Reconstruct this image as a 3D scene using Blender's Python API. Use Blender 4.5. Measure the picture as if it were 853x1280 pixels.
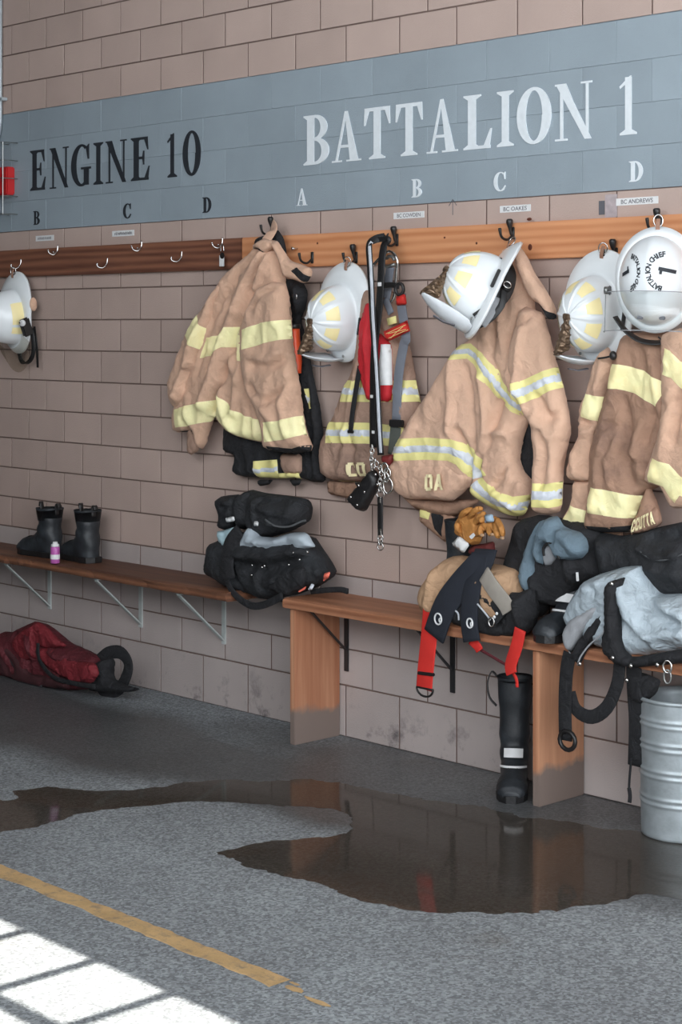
import bpy, bmesh, math, random
import numpy as np
from mathutils import Vector, Matrix, noise as mnoise
from mathutils.geometry import delaunay_2d_cdt

random.seed(7)
PI = math.pi
scene = bpy.context.scene
for o in list(bpy.data.objects):
    bpy.data.objects.remove(o)
C = scene.collection

# ------------------------------------------------------------------ camera, sky, sun, exposure
FPX = 2250.0
TH = math.radians(43.419)
CT, ST = math.cos(TH), math.sin(TH)
F = Vector((-CT, ST, 0)); R = Vector((ST, CT, 0)); U = Vector((0, 0, 1))
CAM = Vector((5.367, -5.078, 1.686))
HOR = 406.0
cd = bpy.data.cameras.new('camera'); cam = bpy.data.objects.new('camera', cd); C.objects.link(cam)
cam.location = CAM; cam.rotation_euler = (PI/2, 0, PI/2 - TH)
cd.sensor_fit = 'AUTO'; cd.sensor_width = 36.0
cd.lens = FPX/1280*36.0
cd.shift_y = -(640-HOR)/1280.0
cd.clip_start = 0.05
scene.camera = cam

world = bpy.data.worlds.new('sky'); scene.world = world; world.use_nodes = True
wn = world.node_tree.nodes; wl = world.node_tree.links
bg = wn['Background']
bg.inputs[0].default_value = (0.90, 0.95, 1.0, 1); bg.inputs[1].default_value = 3.6
sd = bpy.data.lights.new('sun', 'SUN'); sun = bpy.data.objects.new('sun', sd); C.objects.link(sun)
sd.energy = 9.0; sd.angle = math.radians(0.25); sd.color = (1.0, 0.95, 0.86)
SUN_DIR = Vector((0.0, 1.0, -1.50)).normalized()
sun.rotation_euler = SUN_DIR.to_track_quat('-Z', 'Y').to_euler()
def portal(name, x0, x1, z0, z1, y):        # daylight openings of the front wall, for cleaner sky sampling
    d = bpy.data.lights.new(name, 'AREA'); o = bpy.data.objects.new(name, d); C.objects.link(o)
    d.shape = 'RECTANGLE'; d.size = x1-x0; d.size_y = z1-z0; d.cycles.is_portal = True
    o.location = ((x0+x1)/2, y, (z0+z1)/2); o.rotation_euler = (PI/2, 0, 0)
portal('window_daylight', 0.2, 7.0, 2.3, 5.51, -5.80)
portal('bay_daylight', 7.0, 12.0, 0.0, 5.4, -5.80)
scene.view_settings.view_transform = 'Standard'
scene.view_settings.look = 'None'
scene.view_settings.gamma = 1.0
scene.view_settings.use_curve_mapping = False
scene.view_settings.exposure = 0.74

# ------------------------------------------------------------------ helpers: wall metres
# The wall is the plane y = 0; everything stands in front of it at -y.
# wall_pt: the point a distance d in front of the wall seen at picture coordinate (px, py)
def _ray(px, py): return F + R*((px-426.5)/FPX) - U*((py-HOR)/FPX)
def wall_pt(px, py, d=0.0):
    r = _ray(px, py); t = (-d-CAM.y)/r.y
    return CAM + r*t
def flat_pt(px, py, z=0.0):
    r = _ray(px, py); t = (z-CAM.z)/r.z
    return CAM + r*t
def Z(ox, oy, s):                       # reading frames of enlarged crops
    return lambda *p: [(ox+a/s, oy+b/s) for a, b in p]
A3 = Z(0,260,2.843); A4 = Z(200,270,3.657); A5 = Z(360,270,2.979); A6 = Z(480,260,3.2)
A7 = Z(680,230,4.931); A8 = Z(680,400,4.266)
B1 = Z(0,600,2.843); B2 = Z(240,590,3.877); B3 = Z(340,700,2.509); B4 = Z(500,600,3.281)
B5 = Z(640,620,4.005); B6 = Z(580,820,3.125)
C2 = Z(430,270,8.53); C3 = Z(420,540,7.755)

def lin(c):
    return tuple(((v/255)/12.92 if v/255 <= .04045 else (((v/255)+.055)/1.055)**2.4) for v in c)

# ------------------------------------------------------------------ materials
MATS = {}
def mat(name, rgb, rough=.6, var=.0, vscale=8., bump=0., bscale=200., metal=0., spec=.5, sheen=0., trans=0., dirt=None, dscale=3., coat=0., crease=0.):
    m = bpy.data.materials.new(name); m.use_nodes = True
    n = m.node_tree.nodes; l = m.node_tree.links; b = n['Principled BSDF']
    col = lin(rgb)
    b.inputs['Base Color'].default_value = (*col, 1)
    b.inputs['Roughness'].default_value = rough; b.inputs['Metallic'].default_value = metal
    b.inputs['Specular IOR Level'].default_value = spec
    if sheen: b.inputs['Sheen Weight'].default_value = sheen
    if coat: b.inputs['Coat Weight'].default_value = coat
    if trans: b.inputs['Transmission Weight'].default_value = trans
    geo = None
    if var or bump or dirt:
        geo = n.new('ShaderNodeNewGeometry')
    last = None
    if var:
        t = n.new('ShaderNodeTexNoise'); t.inputs['Scale'].default_value = vscale; t.inputs['Detail'].default_value = 6
        l.new(geo.outputs['Position'], t.inputs['Vector'])
        r = n.new('ShaderNodeValToRGB')
        r.color_ramp.elements[0].position = .3; r.color_ramp.elements[1].position = .7
        r.color_ramp.elements[0].color = (*[max(0, c*(1-var)) for c in col], 1)
        r.color_ramp.elements[1].color = (*[min(1, c*(1+var)) for c in col], 1)
        l.new(t.outputs['Fac'], r.inputs[0]); last = r.outputs[0]
    if dirt:
        t = n.new('ShaderNodeTexNoise'); t.inputs['Scale'].default_value = dscale; t.inputs['Detail'].default_value = 8; t.inputs['Roughness'].default_value = .65
        l.new(geo.outputs['Position'], t.inputs['Vector'])
        r = n.new('ShaderNodeValToRGB'); r.color_ramp.elements[0].position = .5; r.color_ramp.elements[1].position = .72
        l.new(t.outputs['Fac'], r.inputs[0])
        mx = n.new('ShaderNodeMix'); mx.data_type = 'RGBA'
        sc = n.new('ShaderNodeMath'); sc.operation = 'MULTIPLY'; sc.inputs[1].default_value = dirt[1]
        l.new(r.outputs[0], sc.inputs[0]); l.new(sc.outputs[0], mx.inputs[0])
        if last: l.new(last, mx.inputs[6])
        else: mx.inputs[6].default_value = (*col, 1)
        mx.inputs[7].default_value = (*lin(dirt[0]), 1)
        last = mx.outputs[2]
    if last: l.new(last, b.inputs['Base Color'])
    if bump:
        t = n.new('ShaderNodeTexNoise'); t.inputs['Scale'].default_value = bscale; t.inputs['Detail'].default_value = 3
        l.new(geo.outputs['Position'], t.inputs['Vector'])
        bp = n.new('ShaderNodeBump'); bp.inputs['Strength'].default_value = bump; bp.inputs['Distance'].default_value = .01
        l.new(t.outputs['Fac'], bp.inputs['Height'])
        if crease:                       # small creases of handled cloth
            t2 = n.new('ShaderNodeTexNoise'); t2.inputs['Scale'].default_value = 19; t2.inputs['Detail'].default_value = 4; t2.inputs['Distortion'].default_value = 1.1
            l.new(geo.outputs['Position'], t2.inputs['Vector'])
            b2 = n.new('ShaderNodeBump'); b2.inputs['Strength'].default_value = crease; b2.inputs['Distance'].default_value = .03
            l.new(t2.outputs['Fac'], b2.inputs['Height']); l.new(b2.outputs[0], bp.inputs['Normal'])
        l.new(bp.outputs[0], b.inputs['Normal'])
    MATS[name] = m
    return m

def wood_mat(name, dark, light, axis='x', stretch=14., endwear=None):
    m = bpy.data.materials.new(name); m.use_nodes = True
    n = m.node_tree.nodes; l = m.node_tree.links; b = n['Principled BSDF']
    geo = n.new('ShaderNodeNewGeometry'); mp = n.new('ShaderNodeMapping')
    s = {'x': (1, stretch, stretch), 'z': (stretch, stretch, 1)}[axis]
    mp.inputs['Scale'].default_value = s
    l.new(geo.outputs['Position'], mp.inputs['Vector'])
    t1 = n.new('ShaderNodeTexNoise'); t1.inputs['Scale'].default_value = 1.6; t1.inputs['Detail'].default_value = 8; t1.inputs['Distortion'].default_value = 1.2
    t2 = n.new('ShaderNodeTexWave'); t2.wave_type = 'BANDS'; t2.bands_direction = 'Z' if axis == 'x' else 'X'
    t2.inputs['Scale'].default_value = .55; t2.inputs['Distortion'].default_value = 7; t2.inputs['Detail'].default_value = 3; t2.inputs['Detail Scale'].default_value = .7
    l.new(mp.outputs[0], t1.inputs['Vector']); l.new(mp.outputs[0], t2.inputs['Vector'])
    mx = n.new('ShaderNodeMath'); mx.operation = 'MULTIPLY_ADD'; mx.inputs[1].default_value = .35
    l.new(t2.outputs['Fac'], mx.inputs[0])
    ml = n.new('ShaderNodeMath'); ml.operation = 'MULTIPLY'; ml.inputs[1].default_value = .65
    l.new(t1.outputs['Fac'], ml.inputs[0]); l.new(ml.outputs[0], mx.inputs[2])
    r = n.new('ShaderNodeValToRGB'); r.color_ramp.elements[0].position = .25; r.color_ramp.elements[1].position = .75
    r.color_ramp.elements[0].color = (*lin(dark), 1); r.color_ramp.elements[1].color = (*lin(light), 1)
    l.new(mx.outputs[0], r.inputs[0])
    out = r.outputs[0]
    if endwear:                      # worn, water-stained foot of a board
        sep = n.new('ShaderNodeSeparateXYZ'); l.new(geo.outputs['Position'], sep.inputs[0])
        t3 = n.new('ShaderNodeTexNoise'); t3.inputs['Scale'].default_value = 9; t3.inputs['Detail'].default_value = 5
        l.new(geo.outputs['Position'], t3.inputs['Vector'])
        ad = n.new('ShaderNodeMath'); ad.operation = 'MULTIPLY_ADD'; ad.inputs[1].default_value = -.12
        l.new(t3.outputs['Fac'], ad.inputs[0]); l.new(sep.outputs['Z'], ad.inputs[2])
        rr = n.new('ShaderNodeValToRGB'); rr.color_ramp.elements[0].position = .055; rr.color_ramp.elements[1].position = .085
        rr.color_ramp.elements[0].color = (1, 1, 1, 1); rr.color_ramp.elements[1].color = (0, 0, 0, 1)
        l.new(ad.outputs[0], rr.inputs[0])
        m1 = n.new('ShaderNodeMix'); m1.data_type = 'RGBA'; l.new(rr.outputs[0], m1.inputs[0])
        l.new(out, m1.inputs[6]); m1.inputs[7].default_value = (*lin(endwear), 1); out = m1.outputs[2]
    l.new(out, b.inputs['Base Color']); b.inputs['Roughness'].default_value = .55
    bp = n.new('ShaderNodeBump'); bp.inputs['Strength'].default_value = .25; bp.inputs['Distance'].default_value = .004
    l.new(mx.outputs[0], bp.inputs['Height']); l.new(bp.outputs[0], b.inputs['Normal'])
    return m

M_tan   = mat('tan_canvas', (212,172,146), .85, .10, 7, .35, 420, dirt=((128,98,84), .5), dscale=5, sheen=.1, crease=0.35)
M_tanl  = mat('light_tan_canvas', (220,180,154), .85, .08, 7, .35, 420, dirt=((150,116,100), .35), dscale=5, sheen=.1, crease=0.35)
M_tan2  = mat('worn_brown_canvas', (168,132,110), .85, .12, 7, .35, 420, dirt=((105,82,76), .75), dscale=5, crease=0.45)
M_tan3  = mat('dusty_grey_tan_canvas', (172,140,122), .88, .12, 7, .35, 420, dirt=((104,84,76), .5), dscale=5, crease=0.4)
M_khaki = mat('khaki_canvas', (186,150,118), .85, .08, 9, .3, 420, crease=0.5)
M_yel   = mat('yellow_reflective_tape', (255,242,186), .5, .06, 14, .15, 300, dirt=((240,214,146), .5), dscale=9, crease=0.2)
M_yel2  = mat('pale_yellow_tape', (236,226,152), .5, .06, 14, .15, 300)
M_sil   = mat('silver_reflective_tape', (208,212,220), .35, .1, 20, .15, 60, crease=0.4)
M_black = mat('black_cloth', (31,31,34), .85, .2, 12, .3, 380, crease=0.6)
M_navy  = mat('navy_webbing', (32,36,46), .8, .12, 20, .4, 500)
M_rubber = mat('black_rubber', (38,41,45), .5, .25, 14, .12, 90, dirt=((84,90,96), .4), dscale=11)
M_soot = mat('sooty_black_canvas', (33,34,37), .82, .25, 14, .35, 120, dirt=((76,82,88), .22), dscale=9, crease=0.45)
M_leather = mat('black_leather', (30,29,30), .45, .15, 20, .2, 150)
M_red   = mat('red_webbing', (214,46,38), .7, .08, 14, .3, 500)
M_dred  = mat('dull_red_nylon', (92,30,38), .75, .15, 9, .25, 250, dirt=((80,28,34), .7), dscale=6, crease=0.7)
M_redbag = mat('red_nylon', (122,34,42), .7, .1, 9, .25, 300, crease=0.7)
M_gweb  = mat('grey_webbing', (124,128,138), .8, .1, 18, .4, 500)
M_ggreen = mat('grey_green_webbing', (88,92,86), .8, .1, 18, .4, 500)
M_white = mat('white_helmet_shell', (232,236,238), .28, .03, 6, coat=.3)
M_shield = mat('white_leather_front', (214,218,222), .5, .05, 20)
M_cream = mat('cream_reflective_patch', (252,236,178), .4, .03, 20)
M_bronze = mat('antique_bronze', (120,100,82), .35, .35, 60, .5, 90, metal=.7)
M_chrome = mat('chrome', (205,203,200), .18, metal=1.)
M_steel = mat('dull_steel', (150,152,150), .4, metal=.9)
M_hook = mat('black_enamel', (34,32,32), .4)
M_glove = mat('tan_leather', (190,130,66), .7, .2, 14, .3, 150, dirt=((120,76,40), .7), dscale=14, crease=0.6)
M_paper = mat('white_label', (226,226,226), .6, .05, 40)
M_print = mat('grey_print', (96,96,102), .6)
M_cloth_grey = mat('blue_grey_knit', (104,122,134), .9, .1, 12, .3, 300, crease=0.4)
M_silverlin = mat('silver_quilted_lining', (172,184,192), .45, .12, 12, .25, 40, crease=0.6)
M_greylin = mat('grey_lining', (156,158,162), .8, .08, 14, .3, 300)
M_orange = mat('orange_plastic', (226,84,44), .4)
M_coral = mat('coral_reflective', (240,120,100), .5)
M_pink = mat('pink_can', (186,96,170), .35, .1, 60)
M_ltblue = mat('pale_blue_glove', (170,196,204), .7, .08, 20)
M_letterW = mat('white_sign_paint', (222,228,232), .6, .04, 40)
M_letterB = mat('black_sign_paint', (40,44,50), .6, .05, 40)
M_letterC = mat('cream_letter', (240,226,180), .6, .05, 40)
M_bracketW = mat('white_painted_steel', (188,194,192), .5, .08, 20)
M_ironB = mat('black_iron', (40,40,42), .5)
M_pipe = mat('pale_grey_conduit', (180,188,192), .45, .05, 20, metal=.3)
M_alarm = mat('red_alarm_box', (190,36,38), .45)
M_rail_l = wood_mat('dark_stained_board', (98,60,46), (142,94,72), 'x', 16)
M_rail_r = wood_mat('orange_stained_board', (196,128,86), (218,156,112), 'x', 18)
M_shelf = wood_mat('old_redwood_plank', (92,60,46), (140,94,68), 'x', 20)
M_bench = wood_mat('bench_redwood_plank', (140,90,64), (182,126,94), 'x', 20)
M_panel = wood_mat('bench_end_board', (164,106,76), (204,150,116), 'z', 16, endwear=(128,112,104))
M_bark = mat('bark_edge', (112,66,44), .9, .4, 30, .9, 60)
M_knot = mat('dark_knot', (92,44,26), .6, .3, 60)

def glass_mat(name, tint=(1,1,1), fac=.12, rough=.04):
    m = bpy.data.materials.new(name); m.use_nodes = True
    n = m.node_tree.nodes; l = m.node_tree.links
    for x in list(n):
        if x.type == 'BSDF_PRINCIPLED': n.remove(x)
    out = [x for x in n if x.type == 'OUTPUT_MATERIAL'][0]
    tr = n.new('ShaderNodeBsdfTransparent'); tr.inputs[0].default_value = (*tint, 1)
    gl = n.new('ShaderNodeBsdfGlossy'); gl.inputs['Roughness'].default_value = rough
    mx = n.new('ShaderNodeMixShader'); mx.inputs[0].default_value = .035+fac
    l.new(tr.outputs[0], mx.inputs[1]); l.new(gl.outputs[0], mx.inputs[2])
    l.new(mx.outputs[0], out.inputs['Surface'])
    return m
M_visor = glass_mat('clear_visor', (.96,.97,.97), .0, .12)

def water_mat():
    m = bpy.data.materials.new('puddle_water'); m.use_nodes = True
    n = m.node_tree.nodes; l = m.node_tree.links
    for x in list(n):
        if x.type == 'BSDF_PRINCIPLED': n.remove(x)
    out = [x for x in n if x.type == 'OUTPUT_MATERIAL'][0]
    tr = n.new('ShaderNodeBsdfTransparent'); tr.inputs[0].default_value = (.70, .64, .57, 1)
    df = n.new('ShaderNodeBsdfDiffuse'); df.inputs[0].default_value = (.125, .106, .090, 1)      # silt in the water
    gl = n.new('ShaderNodeBsdfGlossy'); gl.inputs['Roughness'].default_value = .075
    fr = n.new('ShaderNodeFresnel'); fr.inputs[0].default_value = 1.33
    m0 = n.new('ShaderNodeMixShader'); m0.inputs[0].default_value = .5
    l.new(tr.outputs[0], m0.inputs[1]); l.new(df.outputs[0], m0.inputs[2])
    mx = n.new('ShaderNodeMixShader')
    l.new(fr.outputs[0], mx.inputs[0]); l.new(m0.outputs[0], mx.inputs[1]); l.new(gl.outputs[0], mx.inputs[2])
    l.new(mx.outputs[0], out.inputs['Surface'])
    return m

# ------------------------------------------------------------------ object helpers
def tag(o, label=None, cat=None, group=None, kind=None):
    if label: o['label'] = label
    if cat: o['category'] = cat
    if group: o['group'] = group
    if kind: o['kind'] = kind
    return o
def thing(name, label, cat, loc=(0,0,0), group=None):
    o = bpy.data.objects.new(name, None); C.objects.link(o); o.location = loc
    o.empty_display_size = .05
    return tag(o, label, cat, group)
def world_loc(o):
    v = Vector(o.location)
    while o.parent: o = o.parent; v = v + Vector(o.location)
    return v
def link(name, me, m, parent=None, smooth=False, loc=None):
    o = bpy.data.objects.new(name, me); C.objects.link(o)
    if m is not None and not me.materials: me.materials.append(m)
    if smooth:
        for p in me.polygons: p.use_smooth = True
    if parent is not None: o.parent = parent
    if loc is not None: o.location = loc
    return o
def put(name, bm, m, parent=None, smooth=False, label=None):
    """link a bmesh whose verts are in world metres"""
    if parent is not None:
        w = world_loc(parent)
        if w.length > 0: bmesh.ops.translate(bm, verts=bm.verts, vec=-w)
    bmesh.ops.recalc_face_normals(bm, faces=bm.faces)
    me = bpy.data.meshes.new(name); bm.to_mesh(me); bm.free()
    o = link(name, me, m, parent, smooth)
    if label: o['label'] = label
    return o
def box(bm, lo, hi, bev=0.0):
    x0,y0,z0 = lo; x1,y1,z1 = hi
    vs = [bm.verts.new(p) for p in ((x0,y0,z0),(x1,y0,z0),(x1,y1,z0),(x0,y1,z0),(x0,y0,z1),(x1,y0,z1),(x1,y1,z1),(x0,y1,z1))]
    fs = [bm.faces.new([vs[i] for i in f]) for f in ((0,3,2,1),(4,5,6,7),(0,1,5,4),(1,2,6,5),(2,3,7,6),(3,0,4,7))]
    if bev:
        es = list({e for f in fs for e in f.edges})
        bmesh.ops.bevel(bm, geom=es, offset=bev, segments=2, affect='EDGES', clamp_overlap=True)
def obox(bm, c, ax, ay, az, hx, hy, hz, bev=0.0):
    c = Vector(c); vs = []
    for sz in (-1,1):
        for sx, sy in ((-1,-1),(1,-1),(1,1),(-1,1)):
            vs.append(bm.verts.new(c + ax*hx*sx + ay*hy*sy + az*hz*sz))
    fs = [bm.faces.new([vs[i] for i in f]) for f in ((0,3,2,1),(4,5,6,7),(0,1,5,4),(1,2,6,5),(2,3,7,6),(3,0,4,7))]
    if bev:
        es = list({e for f in fs for e in f.edges})
        bmesh.ops.bevel(bm, geom=es, offset=bev, segments=2, affect='EDGES', clamp_overlap=True)
def smooth_path(pts, n=4):
    pts = [Vector(p) for p in pts]
    if len(pts) < 3: return pts
    out = []
    for i in range(len(pts)-1):
        p0 = pts[max(i-1,0)]; p1 = pts[i]; p2 = pts[i+1]; p3 = pts[min(i+2,len(pts)-1)]
        for k in range(n):
            t = k/n
            out.append(.5*((2*p1)+(-p0+p2)*t+(2*p0-5*p1+4*p2-p3)*t*t+(-p0+3*p1-3*p2+p3)*t**3))
    out.append(pts[-1]); return out
def tube(bm, pts, r, sides=8, closed=False):
    pts = [Vector(p) for p in pts]; n = len(pts)
    rs = r if isinstance(r, (list, tuple)) else [r]*n
    rings = []; ref = None
    for i, p in enumerate(pts):
        if closed: t = pts[(i+1)%n]-pts[i-1]
        else: t = pts[min(i+1,n-1)]-pts[max(i-1,0)]
        t.normalize()
        if ref is None:
            ref = t.cross(Vector((0,0,1)))
            if ref.length < .1: ref = t.cross(Vector((1,0,0)))
        ref = (ref - t*ref.dot(t)).normalized(); b = t.cross(ref)
        rings.append([bm.verts.new(p + (ref*math.cos(2*PI*k/sides)+b*math.sin(2*PI*k/sides))*rs[i]) for k in range(sides)])
    m = n if closed else n-1
    for i in range(m):
        a, b2 = rings[i], rings[(i+1)%n]
        for k in range(sides):
            bm.faces.new((a[k], a[(k+1)%sides], b2[(k+1)%sides], b2[k]))
    if not closed:
        bm.faces.new(rings[0][::-1]); bm.faces.new(rings[-1])
def ribbon(bm, pts, w, t, wdir=None):
    """flat strap through 3-D points; the width lies in the wall plane unless wdir is given"""
    pts = [Vector(p) for p in pts]; n = len(pts); rings = []
    ws = w if isinstance(w, (list, tuple)) else [w]*n
    for i, p in enumerate(pts):
        tn = (pts[min(i+1,n-1)]-pts[max(i-1,0)]).normalized()
        if wdir is None:
            a = Vector((0,-1,0)).cross(tn)
            if a.length < .15: a = Vector((1,0,0))
        else: a = Vector(wdir)
        a = (a - tn*a.dot(tn)).normalized(); b = tn.cross(a)
        rings.append([bm.verts.new(p + a*x*ws[i]/2 + b*y*t/2) for x, y in ((-1,-.6),(-.9,-1),(.9,-1),(1,-.6),(1,.6),(.9,1),(-.9,1),(-1,.6))])
    for i in range(n-1):
        for k in range(8):
            bm.faces.new((rings[i][k], rings[i][(k+1)%8], rings[i+1][(k+1)%8], rings[i+1][k]))
    bm.faces.new(rings[0][::-1]); bm.faces.new(rings[-1])
def lathe(bm, c, prof, n=40, cap_bottom=True, cap_top=False):
    c = Vector(c); rings = []
    for r, z in prof:
        rings.append([bm.verts.new(c + Vector((r*math.cos(2*PI*k/n), r*math.sin(2*PI*k/n), z))) for k in range(n)])
    for a, b in zip(rings, rings[1:]):
        for k in range(n): bm.faces.new((a[k], a[(k+1)%n], b[(k+1)%n], b[k]))
    if cap_bottom: bm.faces.new(rings[0][::-1])
    if cap_top: bm.faces.new(rings[-1])
def ellipsoid(bm, c, ax, ay, az, n=12):
    c = Vector(c); rows = []
    for i in range(1, n):
        th = PI*i/n
        rows.append([bm.verts.new(c + ax*math.sin(th)*math.cos(2*PI*k/(2*n)) + ay*math.sin(th)*math.sin(2*PI*k/(2*n)) + az*math.cos(th)) for k in range(2*n)])
    top = bm.verts.new(c+az); bot = bm.verts.new(c-az)
    for a, b in zip(rows, rows[1:]):
        for k in range(2*n): bm.faces.new((a[k], b[k], b[(k+1)%(2*n)], a[(k+1)%(2*n)]))
    for k in range(2*n):
        bm.faces.new((top, rows[0][k], rows[0][(k+1)%(2*n)])); bm.faces.new((bot, rows[-1][(k+1)%(2*n)], rows[-1][k]))

# ------------------------------------------------------------------ cloth: padded panels hung in front of the wall
def chaikin(p, it=1):
    for _ in range(it):
        q = []
        for i in range(len(p)):
            a, b = p[i], p[(i+1)%len(p)]
            q.append((a[0]*.87+b[0]*.13, a[1]*.87+b[1]*.13)); q.append((a[0]*.13+b[0]*.87, a[1]*.13+b[1]*.87))
        p = q
    return p
def resample(p, step):
    q = []
    for i in range(len(p)):
        a, b = p[i], p[(i+1)%len(p)]
        L = math.hypot(b[0]-a[0], b[1]-a[1]); n = max(1, int(round(L/step)))
        for k in range(n): q.append((a[0]+(b[0]-a[0])*k/n, a[1]+(b[1]-a[1])*k/n))
    out = [q[0]]
    for a in q[1:]:
        if math.hypot(a[0]-out[-1][0], a[1]-out[-1][1]) > step*.3: out.append(a)
    return out
def seg_dist(P, poly, closed=True):
    A = np.array(poly); Bp = np.roll(A, -1, 0)
    if not closed: A, Bp = A[:-1], Bp[:-1]
    d = Bp-A; L2 = (d**2).sum(1)+1e-12
    best = np.full(len(P), 1e9); near = np.zeros((len(P), 2))
    for i in range(len(A)):
        t = np.clip(((P-A[i])@d[i])/L2[i], 0, 1); q = A[i]+t[:,None]*d[i]
        D = np.hypot(*(P-q).T); mk = D < best
        best[mk] = D[mk]; near[mk] = q[mk]
    return best, near
def inside(P, poly):
    A = np.array(poly); x, y = P[:,0], P[:,1]; c = np.zeros(len(P), bool)
    j = len(A)-1
    for i in range(len(A)):
        xi, yi = A[i]; xj, yj = A[j]
        if yi != yj:
            m = ((yi > y) != (yj > y)) & (x < (xj-xi)*(y-yi)/(yj-yi)+xi); c ^= m
        j = i
    return c
def fill(poly, step, seed=0):
    """constrained triangulation of a polygon with a grid of inner points"""
    rng = np.random.RandomState(seed); A = np.array(poly)
    lo, hi = A.min(0), A.max(0); xs = []
    r = 0; y = lo[1]
    while y < hi[1]:
        x0 = lo[0] + (step/2 if r % 2 else 0)
        xs += [(x, y) for x in np.arange(x0, hi[0], step)]
        y += step*.87; r += 1
    P = np.array(xs) if xs else np.zeros((0,2))
    if len(P):
        P = P + rng.uniform(-.12, .12, P.shape)*step
        P = P[inside(P, poly)]
        if len(P): P = P[seg_dist(P, poly)[0] > step*.45]
    V = [Vector(p) for p in poly] + [Vector(p) for p in P]
    n = len(poly)
    E = [(i, (i+1) % n) for i in range(n)]
    ov, oe, of, vo, eo, fo = delaunay_2d_cdt(V, E, [], 1, 1e-6)
    return np.array([(v.x, v.y) for v in ov]), [tuple(f) for f in of], {e for e in map(lambda q: tuple(sorted(q)), oe)}

class Cloth:
    def __init__(s, name, px, d, T, Rr=.06, folds=(), m=None, parent=None, step=.013, noise=.004, seed=1, back=.5, ns=(9,4), tilt=(0,0), sm=1, label=None, wr=.008):
        s.wr = wr
        s.d, s.T, s.R, s.noise, s.seed, s.ns = d, T, Rr*.75, noise, seed, ns
        s.tilt = tilt
        pl = [(w.x, w.z) for w in (wall_pt(a, b, d) for a, b in px)]
        s.poly = resample(chaikin(pl, sm), step) if sm else resample(pl, step)
        s.cx = sum(p[0] for p in s.poly)/len(s.poly); s.cz = sum(p[1] for p in s.poly)/len(s.poly)
        s.folds = []
        for f in folds:
            fp, w, a = f
            q = [(v.x, v.z) for v in (wall_pt(x, y, d+T*.8) for x, y in fp)]
            s.folds.append((q, w, a))
        P, faces, E = fill(s.poly, step, seed)
        h, e = s.height(P, True)
        nb = len(s.poly)
        bm = bmesh.new(); fr = []; bk = []
        dist = seg_dist(P, s.poly)[0]
        for (x, z), hh, ee, dd in zip(P, h, e, dist):
            tl = s.tilt[0]*(x-s.cx)+s.tilt[1]*(z-s.cz)
            v = bm.verts.new((x, -(s.d+tl+hh), z)); fr.append(v)
            if dd < 1e-5: bk.append(v)
            else: bk.append(bm.verts.new((x, -(s.d+tl-s.T*back*ee*.8-.002), z)))
        for f in faces:
            try: bm.faces.new([fr[i] for i in f])
            except ValueError: pass
            if any(bk[i] is not fr[i] for i in f):
                try: bm.faces.new([bk[i] for i in f[::-1]])
                except ValueError: pass
        s.obj = put(name, bm, m, parent, True, label)
    def height(s, P, both=False):
        dist, _ = seg_dist(P, s.poly)
        e = np.clip(dist/s.R, 0, 1); e = np.sqrt(1-(1-e)**2)
        h = s.T*e
        for q, w, a in s.folds:
            D, _ = seg_dist(P, q, False)
            h = h + 1.4*a*np.exp(-(D/w)**2)*np.clip(dist/.025, 0, 1)
        if s.wr:
            out = np.zeros(len(P))
            for i, (x, z) in enumerate(P):
                wx = .9*mnoise.noise(Vector((x*5, z*5, s.seed*1.7)))
                a = mnoise.noise(Vector((x*s.ns[0]*.9+wx, z*s.ns[1]*.9+wx, s.seed*5.3)))
                b = mnoise.noise(Vector((x*s.ns[0]*1.9-wx+z*6, z*s.ns[1]*1.9+wx, s.seed*9.1)))
                out[i] = (1-min(1, abs(a)*2.6))**2 - .25 + .55*((1-min(1, abs(b)*2.6))**2-.25)
            h = h + s.wr*out*np.clip(dist/.02, 0, 1)
        if s.noise:
            nz = np.array([mnoise.noise(Vector((x*s.ns[0], z*s.ns[1], s.seed*3.1))) + .5*mnoise.noise(Vector((x*s.ns[0]*2.3, z*s.ns[1]*2.3, s.seed*7.7))) for x, z in P])
            h = h + s.noise*2.2*nz*np.clip(dist/.03, 0, 1)
        return (h, e) if both else h
    def patch(s, name, px, m, off=.0045, step=.011, parent=None, sm=0, label=None, dref=None):
        """something sewn or printed on the panel: follows its relief"""
        dr = s.d+s.T*.8 if dref is None else dref
        pl = [(w.x, w.z) for w in (wall_pt(a, b, dr) for a, b in px)]
        pl = resample(chaikin(pl, sm) if sm else pl, step)
        P, faces, E = fill(pl, step, 3)
        ins = inside(P, s.poly); dd, near = seg_dist(P, s.poly)
        Q = np.where(ins[:,None], P, near)
        h = s.height(Q)
        bd = seg_dist(P, pl)[0] < 1e-5
        bm = bmesh.new(); fr = []
        for (x, z), hh, b in zip(Q, h, bd):
            tl = s.tilt[0]*(x-s.cx)+s.tilt[1]*(z-s.cz)
            fr.append(bm.verts.new((x, -(s.d+tl+hh+(off*.35 if b else off)), z)))
        for f in faces:
            if len({tuple(fr[i].co) for i in f}) < 3: continue
            try: bm.faces.new([fr[i] for i in f])
            except ValueError: pass
        return put(name, bm, m, parent if parent is not None else s.obj, True, label)
    def band(s, name, line, w, m, off=.0045, mid=None, midw=.42, label=None):
        """reflective tape along a pixel polyline, w pixels wide; mid adds the silver centre stripe"""
        def poly(ww):
            n = len(line); a = []; b = []
            for i, (x, y) in enumerate(line):
                x0, y0 = line[max(i-1,0)]; x1, y1 = line[min(i+1,n-1)]
                L = math.hypot(x1-x0, y1-y0); nx, ny = -(y1-y0)/L, (x1-x0)/L
                a.append((x+nx*ww/2, y+ny*ww/2)); b.append((x-nx*ww/2, y-ny*ww/2))
            return a + b[::-1]
        o = s.patch(name, poly(w), m, off, label=label)
        if mid is not None: s.patch('silver_stripe', poly(w*midw), mid, off+.003, parent=o if o.parent.parent is None else s.obj)
        return o
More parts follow.
